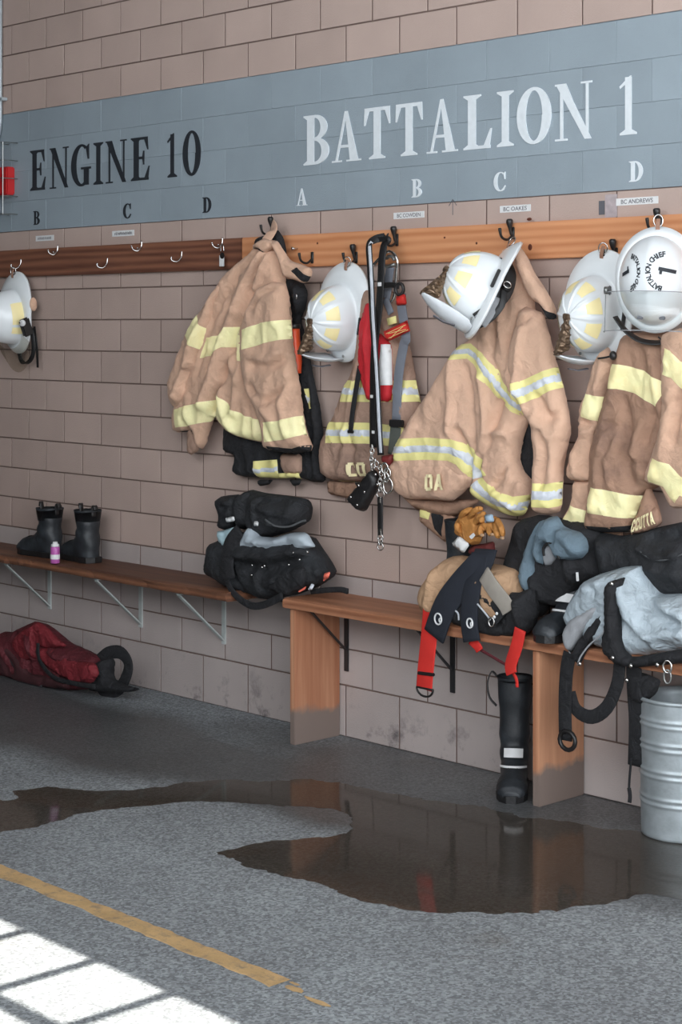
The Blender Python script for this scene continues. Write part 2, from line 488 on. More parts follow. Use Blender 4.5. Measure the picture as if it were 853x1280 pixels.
    def at(s, px, py, off=.004):
        w = wall_pt(px, py, s.d+s.T*.8)
        h = s.height(np.array([(w.x, w.z)]))[0]
        return Vector((w.x, -(s.d+s.tilt[0]*(w.x-s.cx)+s.tilt[1]*(w.z-s.cz)+h+off), w.z))

# text as flat geometry (built-in font)
def text_mesh(txt, bold=0.0, spacing=1.0):
    cu = bpy.data.curves.new('txt', 'FONT'); cu.body = txt; cu.size = 1; cu.resolution_u = 3; cu.offset = bold; cu.space_character = spacing
    o = bpy.data.objects.new('txt', cu); C.objects.link(o)
    me = bpy.data.meshes.new_from_object(o)
    bpy.data.objects.remove(o); bpy.data.curves.remove(cu)
    bm = bmesh.new(); bm.from_mesh(me); bpy.data.meshes.remove(me)
    bmesh.ops.triangulate(bm, faces=bm.faces)
    xs = [v.co.x for v in bm.verts]; ys = [v.co.y for v in bm.verts]
    x0, x1, y0, y1 = min(xs), max(xs), min(ys), max(ys)
    for v in bm.verts: v.co = Vector(((v.co.x-x0)/(x1-x0), (v.co.y-y0)/(y1-y0), 0))
    return bm
def _r(x0, y0, x1, y1): return [(x0,y0),(x1,y0),(x1,y1),(x0,y1)]
BLOCK = {       # stencil-like block capitals sewn on the coats, quads only
 'C': [_r(0,.12,.32,.88), _r(.12,.80,.88,1), _r(.12,0,.88,.20), _r(.68,.62,1,.88), _r(.68,.12,1,.38)],
 'O': [_r(0,.12,.32,.88), _r(.68,.12,1,.88), _r(.12,.80,.88,1), _r(.12,0,.88,.20)],
 'A': [[(0,0),(.30,0),(.64,1),(.34,1)], [(.70,0),(1,0),(.66,1),(.36,1)], _r(.24,.20,.76,.40)],
 'U': [_r(0,.12,.32,1), _r(.68,.12,1,1), _r(.12,0,.88,.20)],
 'T': [_r(.34,0,.66,1), _r(0,.80,1,1)]}
def text_on(cloth, name, txt, quad, m, bold=.0, off=.006, label=None):
    """txt in the picture quadrilateral (top-left, top-right, bottom-right, bottom-left), laid on a cloth"""
    tl, tr, br, bl = quad; bm = bmesh.new(); n = len(txt); w = 1/(n+.16*(n-1))
    for i, ch in enumerate(txt):
        for k, q in enumerate(BLOCK[ch]):
            g = []
            for a in range(5):
                row = []
                for b in range(7):
                    e, f = a/4, b/6
                    u = (q[0][0]*(1-e)+q[1][0]*e)*(1-f)+(q[3][0]*(1-e)+q[2][0]*e)*f
                    t = (q[0][1]*(1-e)+q[1][1]*e)*(1-f)+(q[3][1]*(1-e)+q[2][1]*e)*f
                    u = (i*1.16+u)*w
                    px = (bl[0]*(1-u)+br[0]*u)*(1-t)+(tl[0]*(1-u)+tr[0]*u)*t
                    py = (bl[1]*(1-u)+br[1]*u)*(1-t)+(tl[1]*(1-u)+tr[1]*u)*t
                    row.append(bm.verts.new(cloth.at(px, py, off+.0001*k)))
                g.append(row)
            for a in range(4):
                for b in range(6): bm.faces.new((g[a][b], g[a+1][b], g[a+1][b+1], g[a][b+1]))
    return put(name, bm, m, cloth.obj, False, label)

# ------------------------------------------------------------------ the setting
H0 = .15; BL = .3086; NF = 21.4; XK0 = -2.1310
def zrow(n): return (NF-n)*H0

def brick_mat(name, rgb, dirt):
    m = bpy.data.materials.new(name); m.use_nodes = True
    n = m.node_tree.nodes; l = m.node_tree.links; b = n['Principled BSDF']; b.inputs['Roughness'].default_value = .72
    geo = n.new('ShaderNodeNewGeometry'); oi = n.new('ShaderNodeObjectInfo')
    hs = n.new('ShaderNodeHueSaturation'); hs.inputs['Color'].default_value = (*lin(rgb), 1)
    mr = n.new('ShaderNodeMapRange'); mr.inputs[3].default_value = .95; mr.inputs[4].default_value = 1.05
    l.new(oi.outputs['Random'], mr.inputs[0])
    t = n.new('ShaderNodeTexNoise'); t.inputs['Scale'].default_value = 3.5; t.inputs['Detail'].default_value = 8
    l.new(geo.outputs['Position'], t.inputs['Vector'])
    mr2 = n.new('ShaderNodeMapRange'); mr2.inputs[1].default_value = .3; mr2.inputs[2].default_value = .7; mr2.inputs[3].default_value = .94; mr2.inputs[4].default_value = 1.06
    l.new(t.outputs['Fac'], mr2.inputs[0])
    mu = n.new('ShaderNodeMath'); mu.operation = 'MULTIPLY'; l.new(mr.outputs[0], mu.inputs[0]); l.new(mr2.outputs[0], mu.inputs[1])
    l.new(mu.outputs[0], hs.inputs['Value'])
    out = hs.outputs[0]
    if dirt:
        sep = n.new('ShaderNodeSeparateXYZ'); l.new(geo.outputs['Position'], sep.inputs[0])
        fz = n.new('ShaderNodeMapRange'); fz.inputs[1].default_value = .24; fz.inputs[2].default_value = .01; l.new(sep.outputs['Z'], fz.inputs[0])
        t2 = n.new('ShaderNodeTexNoise'); t2.inputs['Scale'].default_value = 5; t2.inputs['Detail'].default_value = 9; t2.inputs['Roughness'].default_value = .75
        l.new(geo.outputs['Position'], t2.inputs['Vector'])
        r2 = n.new('ShaderNodeValToRGB'); r2.color_ramp.elements[0].position = .54; r2.color_ramp.elements[1].position = .7
        l.new(t2.outputs['Fac'], r2.inputs[0])
        mm = n.new('ShaderNodeMath'); mm.operation = 'MULTIPLY'; l.new(fz.outputs[0], mm.inputs[0]); l.new(r2.outputs[0], mm.inputs[1])
        mx = n.new('ShaderNodeMix'); mx.data_type = 'RGBA'; l.new(mm.outputs[0], mx.inputs[0]); l.new(out, mx.inputs[6]); mx.inputs[7].default_value = (*lin((62,58,62)), 1)
        out = mx.outputs[2]
    l.new(out, b.inputs['Base Color'])
    t3 = n.new('ShaderNodeTexNoise'); t3.inputs['Scale'].default_value = 160; t3.inputs['Detail'].default_value = 4
    l.new(geo.outputs['Position'], t3.inputs['Vector'])
    bp = n.new('ShaderNodeBump'); bp.inputs['Strength'].default_value = .22; bp.inputs['Distance'].default_value = .006
    l.new(t3.outputs['Fac'], bp.inputs['Height']); l.new(bp.outputs[0], b.inputs['Normal'])
    return m
M_brick = brick_mat('pink_tan_painted_block', (186,164,154), True)
M_brickg = brick_mat('grey_pink_low_block', (180,168,164), True)  # greyer tone for the lowest courses of the same wall
M_band = brick_mat('blue_painted_block', (146,158,166), False)

def mortar_mat():
    m = bpy.data.materials.new('mortar'); m.use_nodes = True
    n = m.node_tree.nodes; l = m.node_tree.links; b = n['Principled BSDF']; b.inputs['Roughness'].default_value = .9
    geo = n.new('ShaderNodeNewGeometry'); sep = n.new('ShaderNodeSeparateXYZ'); l.new(geo.outputs['Position'], sep.inputs[0])
    def st(th, gt):
        q = n.new('ShaderNodeMath'); q.operation = 'GREATER_THAN' if gt else 'LESS_THAN'; q.inputs[1].default_value = th; l.new(sep.outputs['Z'], q.inputs[0]); return q
    a = st(zrow(7)+.004, True); c = st(zrow(3)+.006, False)
    mu = n.new('ShaderNodeMath'); mu.operation = 'MULTIPLY'; l.new(a.outputs[0], mu.inputs[0]); l.new(c.outputs[0], mu.inputs[1])
    mx = n.new('ShaderNodeMix'); mx.data_type = 'RGBA'; l.new(mu.outputs[0], mx.inputs[0])
    mx.inputs[6].default_value = (*lin((126,106,98)), 1); mx.inputs[7].default_value = (*lin((142,154,162)), 1)
    l.new(mx.outputs[2], b.inputs['Base Color'])
    return m
M_mortar = mortar_mat()
X_L, X_R, Z_TOP = -3.4, 3.4, 5.6
bm = bmesh.new(); box(bm, (X_L, .006, 0), (X_R, .25, Z_TOP))
wall = put('wall_back', bm, M_mortar); wall['kind'] = 'structure'; wall['label'] = 'pink tan painted block wall with a wide blue painted band'

JV, JH = .0065, .0062
brick_me = {}
def brick_mesh(kind, hgt):
    k = (kind, hgt)
    if k not in brick_me:
        b = bmesh.new(); x0, x1 = JV/2, BL-JV/2; z0, z1 = JH/2, hgt-JH/2; c = .0014
        if kind == 'band': z0, z1 = .0003, hgt-.0003; x0, x1 = .0003, BL-.0003
        f = [b.verts.new(p) for p in ((x0+c,0,z0+c),(x1-c,0,z0+c),(x1-c,0,z1-c),(x0+c,0,z1-c))]
        cd_ = .0012 if kind == 'band' else c
        g = [b.verts.new(p) for p in ((x0,cd_,z0),(x1,cd_,z0),(x1,cd_,z1),(x0,cd_,z1))]
        w = [b.verts.new(p) for p in ((x0,.012,z0),(x1,.012,z0),(x1,.012,z1),(x0,.012,z1))]
        b.faces.new(f)
        for i in range(4):
            j = (i+1) % 4
            b.faces.new((f[j], f[i], g[i], g[j])); b.faces.new((g[j], g[i], w[i], w[j])).material_index = 1
        bmesh.ops.recalc_face_normals(b, faces=b.faces)
        for q in b.faces:
            if q.normal.y > .9: q.normal_flip()
        me = bpy.data.meshes.new('brick'); b.to_mesh(me); b.free()
        me.materials.append({'band': M_band, 'low': M_brickg}.get(kind, M_brick)); me.materials.append(M_mortar); brick_me[k] = me
    return brick_me[k]
cells = []
for n in range(-16, 21):
    if n == 20: hgt = 1.4*H0; z = 0
    else: hgt = H0; z = zrow(n+1)
    off = 0 if n % 2 == 0 else .5
    for k in range(-5, 18):
        x = XK0 + (k+off)*BL
        if x < X_L or x+BL > X_R: continue
        cells.append((n, x, z, hgt, 'band' if 3 <= n <= 6 else 'low' if n >= 17 else 'plain'))
def seen_size(c):
    n, x, z, hgt, kd = c
    v = Vector((x+BL/2, 0, z+hgt/2))-CAM
    zz = v.dot(F); px = 426.5+FPX*v.dot(R)/zz; py = HOR-FPX*v.z/zz
    vis = -30 < px < 885 and -25 < py < 1010
    return (1e6 if vis else 0) - zz
cells.sort(key=seen_size, reverse=True)
rest = {'band': bmesh.new(), 'plain': bmesh.new(), 'low': bmesh.new()}
for i, (n, x, z, hgt, kd) in enumerate(cells):
    jit = random.uniform(-.0006, .0006)
    if i < 298:
        o = bpy.data.objects.new('brick', brick_mesh(kd, hgt)); C.objects.link(o); o.parent = wall; o.location = (x, jit, z)
    else:
        tmp = rest[kd]; nv = len(tmp.verts)
        tmp.from_mesh(brick_mesh(kd, hgt)); tmp.verts.ensure_lookup_table()
        for v in tmp.verts[nv:]: v.co += Vector((x, jit, z))
for kd, b in rest.items():
    o = put('outer_bricks', b, {'band': M_band, 'low': M_brickg}.get(kd, M_brick), wall); o.data.materials.append(M_mortar); o['kind'] = 'stuff'

# painted lettering, condensed roman capitals drawn on the band
def arc(cx, cy, ro, so, ri, si, a0, a1, n=18):
    out = []
    for k in range(n):
        t0 = math.radians(a0+(a1-a0)*k/n); t1 = math.radians(a0+(a1-a0)*(k+1)/n)
        out.append([(cx+ro*math.cos(t0), cy+so*math.sin(t0)), (cx+ro*math.cos(t1), cy+so*math.sin(t1)), (cx+ri[0]+ri[1]*math.cos(t1), cy+si*math.sin(t1)), (cx+ri[0]+ri[1]*math.cos(t0), cy+si*math.sin(t0))])
    return out
def rc(x0, y0, x1, y1): return [(x0,y0),(x1,y0),(x1,y1),(x0,y1)]
def serif(x0, x1, y, up, xa=None, xb=None):
    o = [rc(x0, y, x1, y+.035) if up else rc(x0, y-.035, x1, y)]
    if xa is not None:
        s = .035 if up else -.035; e = .09 if up else -.09
        o.append([(x0+.02, y+s), (x1-.02, y+s), (xb, y+e), (xa, y+e)])
    return o
def stem(a, b, s0, s1): return [rc(a, 0, b, 1)] + serif(s0, s1, 0, True, a, b) + serif(s0, s1, 1, False, a, b)
GL = {
 'I': stem(.3,.7,.02,.98),
 'E': stem(.15,.42,0,.55) + [rc(.4,.94,.9,1), [(.72,.94),(.9,.94),(.93,.70),(.88,.70)], rc(.4,.49,.66,.55), [(.66,.36),(.72,.36),(.72,.68),(.66,.68),(.6,.52)], rc(.4,0,.95,.06), [(.74,.06),(.93,.06),(1,.32),(.95,.32)]],
 'L': stem(.16,.44,0,.62) + [rc(.4,0,.95,.06), [(.72,.06),(.93,.06),(1,.36),(.95,.36)]],
 'T': [rc(.37,0,.63,.97), rc(.02,.93,.98,1), [(0,.66),(.05,.66),(.2,.93),(.02,.93)], [(1,.66),(.95,.66),(.8,.93),(.98,.93)]] + serif(.2,.8,0,True,.37,.63),
 'N': [[(.02,1),(.26,1),(.98,0),(.9,0),(.8,.0)], [(.14,.95),(.22,1),(.22,.03),(.14,.03)], rc(.83,.0,.9,.97)] + serif(0,.34,0,True) + serif(.7,1,1,False) + [rc(0,.965,.24,1)] + [[(.2,1),(.3,1),(.9,.0),(.72,.12)]],
 'A': [[(.44,1),(.54,1),(.9,.03),(.62,.03)], [(.44,1),(.5,.94),(.2,.03),(.12,.03)], rc(.26,.28,.66,.335)] + serif(0,.34,0,True) + serif(.5,1,0,True),
 'O': arc(.5,.5,.5,.51,(0,.24),.45,0,360,36),
 '0': arc(.5,.5,.5,.51,(0,.22),.45,0,360,36),
 'C': arc(.54,.5,.54,.51,(.02,.28),.45,55,305,30) + [[(.88,.62),(.93,.62),(.93,1),(.88,.96),(.8,.9)], [(.72,.1),(.8,.04),(.97,.26),(.92,.3)]],
 'G': arc(.52,.5,.52,.51,(.02,.28),.45,58,312,30) + [[(.86,.64),(.91,.64),(.91,1),(.86,.97),(.76,.92)], rc(.66,.02,.9,.42), rc(.52,.4,1,.45)],
 'D': stem(.14,.42,0,.45) + arc(.42,.5,.58,.5,(.02,.28),.43,-90,90,22),
 'B': stem(.14,.42,0,.45) + arc(.45,.745,.48,.255,(0,.22),.195,-90,90,16) + arc(.45,.27,.55,.27,(0,.27),.21,-90,90,16),
 '1': [rc(.32,0,.68,.98), [(.0,.83),(.05,.79),(.34,.86),(.68,1),(.6,1)]] + serif(.03,.97,0,True,.32,.68),
}
def painted(ch, xa, xb, n_top, n_bot, m):
    zt, zb = zrow(n_top), zrow(n_bot)
    ya = 0
    x0 = wall_pt(xa, 200).x; x1 = wall_pt(xb, 200).x
    b = bmesh.new(); o3 = .0
    for i, poly in enumerate(GL[ch]):
        y = -.0022 - .00008*i
        fr = [b.verts.new((x0+(x1-x0)*u, y, zb+(zt-zb)*v)) for u, v in poly]
        bk = [b.verts.new((x0+(x1-x0)*u, 0, zb+(zt-zb)*v)) for u, v in poly]
        k = len(poly)
        b.faces.new(fr); b.faces.new(bk[::-1])
        for j in range(k): b.faces.new((fr[j], bk[j], bk[(j+1)%k], fr[(j+1)%k]))
    return put('painted_letter', b, m, wall)
for ch, a, b_ in (('B',380,412),('A',415.5,452),('T',455.5,488.5),('T',495,529),('A',534,573),('L',580,615.5),('I',621.5,643),('O',647,690),('N',694.5,741),('1',775,797.5)):
    painted(ch, a, b_, 4.33, 5.71, M_letterW)
for ch, a, b_ in (('E',38,57.5),('N',62.5,86),('G',89.5,114),('I',117,129.5),('N',132.5,158.5),('E',164,187.5),('1',209.5,222),('0',229,251.5)):
    painted(ch, a, b_, 4.345, 5.68, M_letterB)
for ch, a, b_ in (('B',42,50),('C',154.5,164.5),('D',253.5,264.5)): painted(ch, a, b_, 6.37, 6.83, M_letterB)
for ch, a, b_ in (('A',371,384.5),('B',515,528),('C',618,633.5),('D',787,804.5)): painted(ch, a, b_, 6.34, 6.82, M_letterW)

# floor
def floor_mat():
    m = bpy.data.materials.new('concrete_floor'); m.use_nodes = True
    n = m.node_tree.nodes; l = m.node_tree.links; b = n['Principled BSDF']
    geo = n.new('ShaderNodeNewGeometry')
    def noise(sc, det=6, ro=.55, vec=None):
        t = n.new('ShaderNodeTexNoise'); t.inputs['Scale'].default_value = sc; t.inputs['Detail'].default_value = det; t.inputs['Roughness'].default_value = ro
        l.new(vec or geo.outputs['Position'], t.inputs['Vector']); return t
    def ramp(src, p0, p1, c0, c1):
        r = n.new('ShaderNodeValToRGB'); r.color_ramp.elements[0].position = p0; r.color_ramp.elements[1].position = p1
        r.color_ramp.elements[0].color = c0; r.color_ramp.elements[1].color = c1; l.new(src, r.inputs[0]); return r
    def mix(f, a, bb, mode='MIX'):
        x = n.new('ShaderNodeMix'); x.data_type = 'RGBA'; x.blend_type = mode
        if isinstance(f, float): x.inputs[0].default_value = f
        else: l.new(f, x.inputs[0])
        for i, v in ((6, a), (7, bb)):
            if isinstance(v, tuple): x.inputs[i].default_value = v
            else: l.new(v, x.inputs[i])
        return x.outputs[2]
    big = noise(1.6, 8)
    base = ramp(big.outputs['Fac'], .3, .7, (*lin((138,142,146)),1), (*lin((160,166,170)),1))
    v = n.new('ShaderNodeTexVoronoi'); v.inputs['Scale'].default_value = 130; l.new(geo.outputs['Position'], v.inputs['Vector'])
    ag = ramp(v.outputs['Color'], .25, .8, (.5,.5,.5,1), (1.28,1.28,1.28,1))
    col = mix(.85, base.outputs[0], ag.outputs[0], 'MULTIPLY')
    fine = noise(60, 6, .75); fr = ramp(fine.outputs['Fac'], .35, .65, (.72,.72,.73,1), (1.12,1.12,1.1,1))
    col = mix(.8, col, fr.outputs[0], 'MULTIPLY')
    # damp, darker concrete along the wall foot: ragged patches of its own shape
    sep = n.new('ShaderNodeSeparateXYZ'); l.new(geo.outputs['Position'], sep.inputs[0])
    warp = noise(1.9, 6, .6)
    def blob(cx, cy, rx, ry, soft):
        def q(src, c, r):
            a = n.new('ShaderNodeMath'); a.operation = 'SUBTRACT'; l.new(src, a.inputs[0]); a.inputs[1].default_value = c
            d = n.new('ShaderNodeMath'); d.operation = 'DIVIDE'; l.new(a.outputs[0], d.inputs[0]); d.inputs[1].default_value = r
            p = n.new('ShaderNodeMath'); p.operation = 'POWER'; l.new(d.outputs[0], p.inputs[0]); p.inputs[1].default_value = 2; return p
        a = q(sep.outputs['X'], cx, rx); c = q(sep.outputs['Y'], cy, ry)
        s = n.new('ShaderNodeMath'); s.operation = 'ADD'; l.new(a.outputs[0], s.inputs[0]); l.new(c.outputs[0], s.inputs[1])
        w = n.new('ShaderNodeMath'); w.operation = 'MULTIPLY_ADD'; w.inputs[1].default_value = 1.4; l.new(warp.outputs['Fac'], w.inputs[0]); l.new(s.outputs[0], w.inputs[2])
        g = n.new('ShaderNodeMapRange'); g.inputs[1].default_value = 1.7+soft; g.inputs[2].default_value = 1.7-soft; l.new(w.outputs[0], g.inputs[0]); return g.outputs[0]
    def mx2(a, c):
        z = n.new('ShaderNodeMath'); z.operation = 'MAXIMUM'; l.new(a, z.inputs[0]); l.new(c, z.inputs[1]); return z.outputs[0]
    wet = blob(-1.0, -.72, 1.5, .42, .45)
    wet = mx2(wet, blob(1.0, -.62, 1.5, .36, .4))
    wet = mx2(wet, blob(1.1, -.25, 1.5, .34, .45))
    wet = mx2(wet, blob(-2.2, -.6, 1.1, .5, .4))
    col = mix(wet, col, mix(1.0, col, (.43,.41,.40,1), 'MULTIPLY'))
    stain = noise(2.7, 8, .6); sr = ramp(stain.outputs['Fac'], .62, .74, (1,1,1,1), (.68,.62,.56,1))
    col = mix(.8, col, sr.outputs[0], 'MULTIPLY')
    l.new(col, b.inputs['Base Color'])
    ro = n.new('ShaderNodeMapRange'); ro.inputs[3].default_value = .8; ro.inputs[4].default_value = .36; l.new(wet, ro.inputs[0]); l.new(ro.outputs[0], b.inputs['Roughness'])
    bn = n.new('ShaderNodeBump'); bn.inputs['Strength'].default_value = .35; bn.inputs['Distance'].default_value = .004
    l.new(fine.outputs['Fac'], bn.inputs['Height']); l.new(bn.outputs[0], b.inputs['Normal'])
    return m
M_floor = floor_mat()
bm = bmesh.new(); box(bm, (-14, -26, -.1), (20, .25, 0))
floor = put('floor', bm, M_floor); floor['kind'] = 'structure'; floor['label'] = 'grey concrete floor, damp along the wall'

# worn yellow line painted along the floor
def line_mat():
    return mat('worn_yellow_floor_paint', (200,166,118), .7, .14, 12, .3, 90, dirt=((120,114,106), .75), dscale=26)
rng = random.Random(3)
top = []; bot = []
x = -3.0
while x < 1.92:
    j = .012*mnoise.noise(Vector((x*9, 1, 0))) + .006*mnoise.noise(Vector((x*31, 2, 0)))
    k = .012*mnoise.noise(Vector((x*8, 7, 0))) + .006*mnoise.noise(Vector((x*29, 5, 0)))
    top.append((x, -1.985+j)); bot.append((x, -2.055+k)); x += .018
bm = bmesh.new(); r0 = None
for (x, a), (_, b_) in zip(top, bot):
    r1 = [bm.verts.new((x, a, 0)), bm.verts.new((x, a-.004, .0012)), bm.verts.new((x, b_+.004, .0012)), bm.verts.new((x, b_, 0))]
    if r0:
        for i in range(3): bm.faces.new((r0[i], r0[i+1], r1[i+1], r1[i]))
    r0 = r1
for cx, cy, rx, ry in ((1.97,-2.025,.035,.016),(2.07,-2.04,.05,.011),(1.94,-2.0,.02,.008)):
    vs = [bm.verts.new((cx+rx*math.cos(t*PI/7)*rng.uniform(.75,1.1), cy+ry*math.sin(t*PI/7)*rng.uniform(.7,1.1), .0011)) for t in range(14)]
    bm.faces.new(vs)
put('painted_line', bm, line_mat(), floor, label='worn yellow line painted on the floor')

# shallow puddle
pud = [(18,988),(70,984),(130,990),(200,984),(262,974),(330,977),(400,974),(455,984),(520,998),(600,1008),(650,1020),(720,1030),(790,1040),(853,1044),(930,1050),(960,1080),(905,1118),(853,1124),(805,1117),(750,1131),(700,1138),(640,1141),(560,1141),(500,1137),(450,1126),(420,1112),(385,1103),(345,1091),(300,1080),(268,1067),(300,1059),(345,1051),(400,1046),(436,1041),(442,1022),(415,1010),(360,1008),(300,1004),(230,1003),(150,1010),(100,1016),(60,1030),(20,1038),(-30,1045),(-90,1042),(-90,1010),(-30,1000),(20,1000)]
pp = [(v.x, v.y) for v in (flat_pt(a, b) for a, b in pud)]
pp = resample(chaikin(pp, 1), .016)
pp = [(x + .022*mnoise.noise(Vector((x*11, y*11, 0))) + .016*mnoise.noise(Vector((x*27, y*27, 4))) + .010*mnoise.noise(Vector((x*70, y*70, 5))), y + .022*mnoise.noise(Vector((x*11, y*11, 9))) + .016*mnoise.noise(Vector((x*27, y*27, 14))) + .010*mnoise.noise(Vector((x*70, y*70, 15)))) for x, y in pp]
P, fs, _ = fill(pp, .09, 2)
bd = seg_dist(P, pp)[0]
bm = bmesh.new(); vs = [bm.verts.new((x, y, .0006+.0012*min(1, d/.05))) for (x, y), d in zip(P, bd)]
for f in fs: bm.faces.new([vs[i] for i in f])
tag(put('puddle', bm, water_mat(), None, True), 'shallow brown puddle on the concrete floor reflecting the bench', 'puddle')

# building around the bay, outside the frame: roof slab, left wall, front wall shaped for the light, glazed door bars behind the camera
M_plaster = mat('pale_plaster', (120,117,113), .9, .05, 4)
M_ceil = mat('ceiling_paint', (130,128,125), .9, .05, 4)
M_bar = mat('door_aluminium', (150,152,154), .5)
bm = bmesh.new(); box(bm, (-14, -5.95, Z_TOP), (12, .25, Z_TOP+.2)); o = put('ceiling', bm, M_ceil); o['kind'] = 'structure'
bm = bmesh.new(); box(bm, (-8.2, -6, 0), (-8, .25, Z_TOP)); o = put('wall_left', bm, M_plaster); o['kind'] = 'structure'
bm = bmesh.new(); box(bm, (-8, .0, 0), (X_L, .25, Z_TOP)); o = put('trim_1', bm, M_plaster); o['kind'] = 'structure'
bm = bmesh.new(); box(bm, (X_R, .0, 0), (12, .25, Z_TOP)); o = put('trim_2', bm, M_plaster); o['kind'] = 'structure'
bm = bmesh.new(); box(bm, (-8, -5.95, 5.51), (12, -5.80, Z_TOP)); o = put('wall_front', bm, M_plaster); o['kind'] = 'structure'
bm = bmesh.new(); box(bm, (-8, -5.95, 0), (.2, -5.80, 5.51)); o = put('light_block_left', bm, M_plaster); o['kind'] = 'structure'  # unseen front wall piece, widened to keep the left side darker
bm = bmesh.new(); box(bm, (.2, -5.95, 0), (7.0, -5.80, 2.3)); o = put('light_block_low', bm, M_plaster); o['kind'] = 'structure'  # unseen front wall piece, added to hold back low daylight
dr = thing('window_1', None, None, (.2, -5.87, 2.3)); dr['kind'] = 'structure'
for i in range(9):
    bm = bmesh.new(); x = 1.45 + .325*(i-3); box(bm, (x-.022, -5.89, 2.3), (x+.022, -5.85, 5.51)); put('mullion', bm, M_bar, dr)
for i in range(6):
    bm = bmesh.new(); z = 4.885-.49*i; box(bm, (.2, -5.885, z-.025), (2.8, -5.855, z+.025)); put('transom', bm, M_bar, dr)

# ------------------------------------------------------------------ rails and hooks
def rail(name, x0, x1, m, label):
    bm = bmesh.new(); box(bm, (x0, -.022, 1.928), (x1, -.0005, 2.064), .003)
    o = put(name, bm, m); tag(o, label, 'hook rail', 'coat hook rails along the wall'); return o
rl = rail('hook_rail', -3.3, -.605, M_rail_l, 'dark red-brown stained hook rail with silver wire hooks, left half of the wall')
rr = rail('hook_rail', -.603, 3.3, M_rail_r, 'orange stained hook rail with black hooks carrying coats and helmets')
def black_hook(px, py, low=False, parent=rr):
    """px, py = where the hook's throat is on the rail"""
    w = wall_pt(px, py, .022); x, z = w.x, w.z
    bm = bmesh.new()
    obox(bm, (x, -.0245, z), Vector((1,0,0)), Vector((0,1,0)), Vector((0,0,1)), .008, .003, .024, .002)
    if not low:
        tube(bm, smooth_path([(x,-.026,z-.012),(x,-.036,z+.004),(x,-.042,z+.032),(x,-.044,z+.054)],4), [.006]*6+[.007,.009,.011,.0125,.013,.012,.008], 8)
    p = smooth_path([(x,-.026,z-.006),(x,-.055,z-.024),(x,-.088,z-.014),(x,-.098,z+.018)],4)
    tube(bm, p, [.005]*(len(p)-3)+[.0055,.0065,.0055], 8)
    put('hook', bm, M_hook, parent, True)
def wire_hook(px, py, double, parent=rl):
    w = wall_pt(px, py, .022); x, z = w.x, w.z
    bm = bmesh.new()
    if double:
        tube(bm, smooth_path([(x+.004,-.024,z+.026),(x+.004,-.027,z-.004),(x,-.045,z-.022),(x-.012,-.062,z-.014),(x-.016,-.066,z-.002)],4), .0032, 7)
        tube(bm, smooth_path([(x+.004,-.026,z-.004),(x+.006,-.045,z-.016),(x+.012,-.055,z-.006)],4), .003, 7)
    else:
        tube(bm, smooth_path([(x+.004,-.024,z+.03),(x+.004,-.026,z+.004),(x-.001,-.045,z-.018),(x-.012,-.066,z-.014),(x-.016,-.07,z)],4), .003, 7)
    ellipsoid(bm, (x-.016,-.067,z+.0), Vector((.005,0,0)), Vector((0,.005,0)), Vector((0,0,.005)), 6)
    put('hook', bm, M_chrome, parent, True)
for px, py, dbl in ((26,331,0),(72,313,1),(134,330,0),(177,308,1),(227,322,0),(278,304,1)): wire_hook(px, py, dbl)
for px, py, low in ((343,287,0),(391,322,1),(446,322,0),(497,300,0),(642,292,0),(771,318,0),(826,280,0)): black_hook(px, py, low)
# loose screws and knots in the rails
bm = bmesh.new(); w = wall_pt(372, 311, .022); tube(bm, [(w.x,-.02,w.z),(w.x,-.05,w.z)], .004, 8); ellipsoid(bm, (w.x,-.05,w.z), Vector((.008,0,0)), Vector((0,.004,0)), Vector((0,0,.008)), 6); put('screw', bm, M_chrome, rr, True)
for px, py, a, b_ in ((662,274,.012,.006),(663,309,.010,.012),(596,304,.005,.005),(397,304,.005,.005),(556,297,.005,.004)):
    w = wall_pt(px, py, .022); bm = bmesh.new(); ellipsoid(bm, (w.x,-.022,w.z), Vector((a,0,0)), Vector((0,.0012,0)), Vector((0,0,b_)), 8); put('knot', bm, M_knot, rr, True)
# tag hanging from a silver hook
t = thing('key_tag', 'small white tag with a dark round badge hanging from a silver hook', 'tag', tuple(wall_pt(278, 330, .05)))
w = wall_pt(277.5, 326, .05); bm = bmesh.new(); obox(bm, w, Vector((1,0,0)), Vector((0,1,0)), Vector((0,0,1)), .017, .002, .026, .002); put('plate', bm, M_paper, t)
bm = bmesh.new(); w2 = wall_pt(278.2, 319.5, .053); tube(bm, [w2, w2+Vector((0,-.003,0))], .014, 16); put('badge', bm, M_hook, t)
bm = bmesh.new(); w2 = wall_pt(278, 311, .05); tube(bm, smooth_path([w2+Vector((-.01,0,-.012)), w2+Vector((-.008,0,.012)), w2+Vector((.0,0,.018)), w2+Vector((.008,0,.012)), w2+Vector((.01,0,-.012))],4), .002, 6); put('loop', bm, M_chrome, t, True)

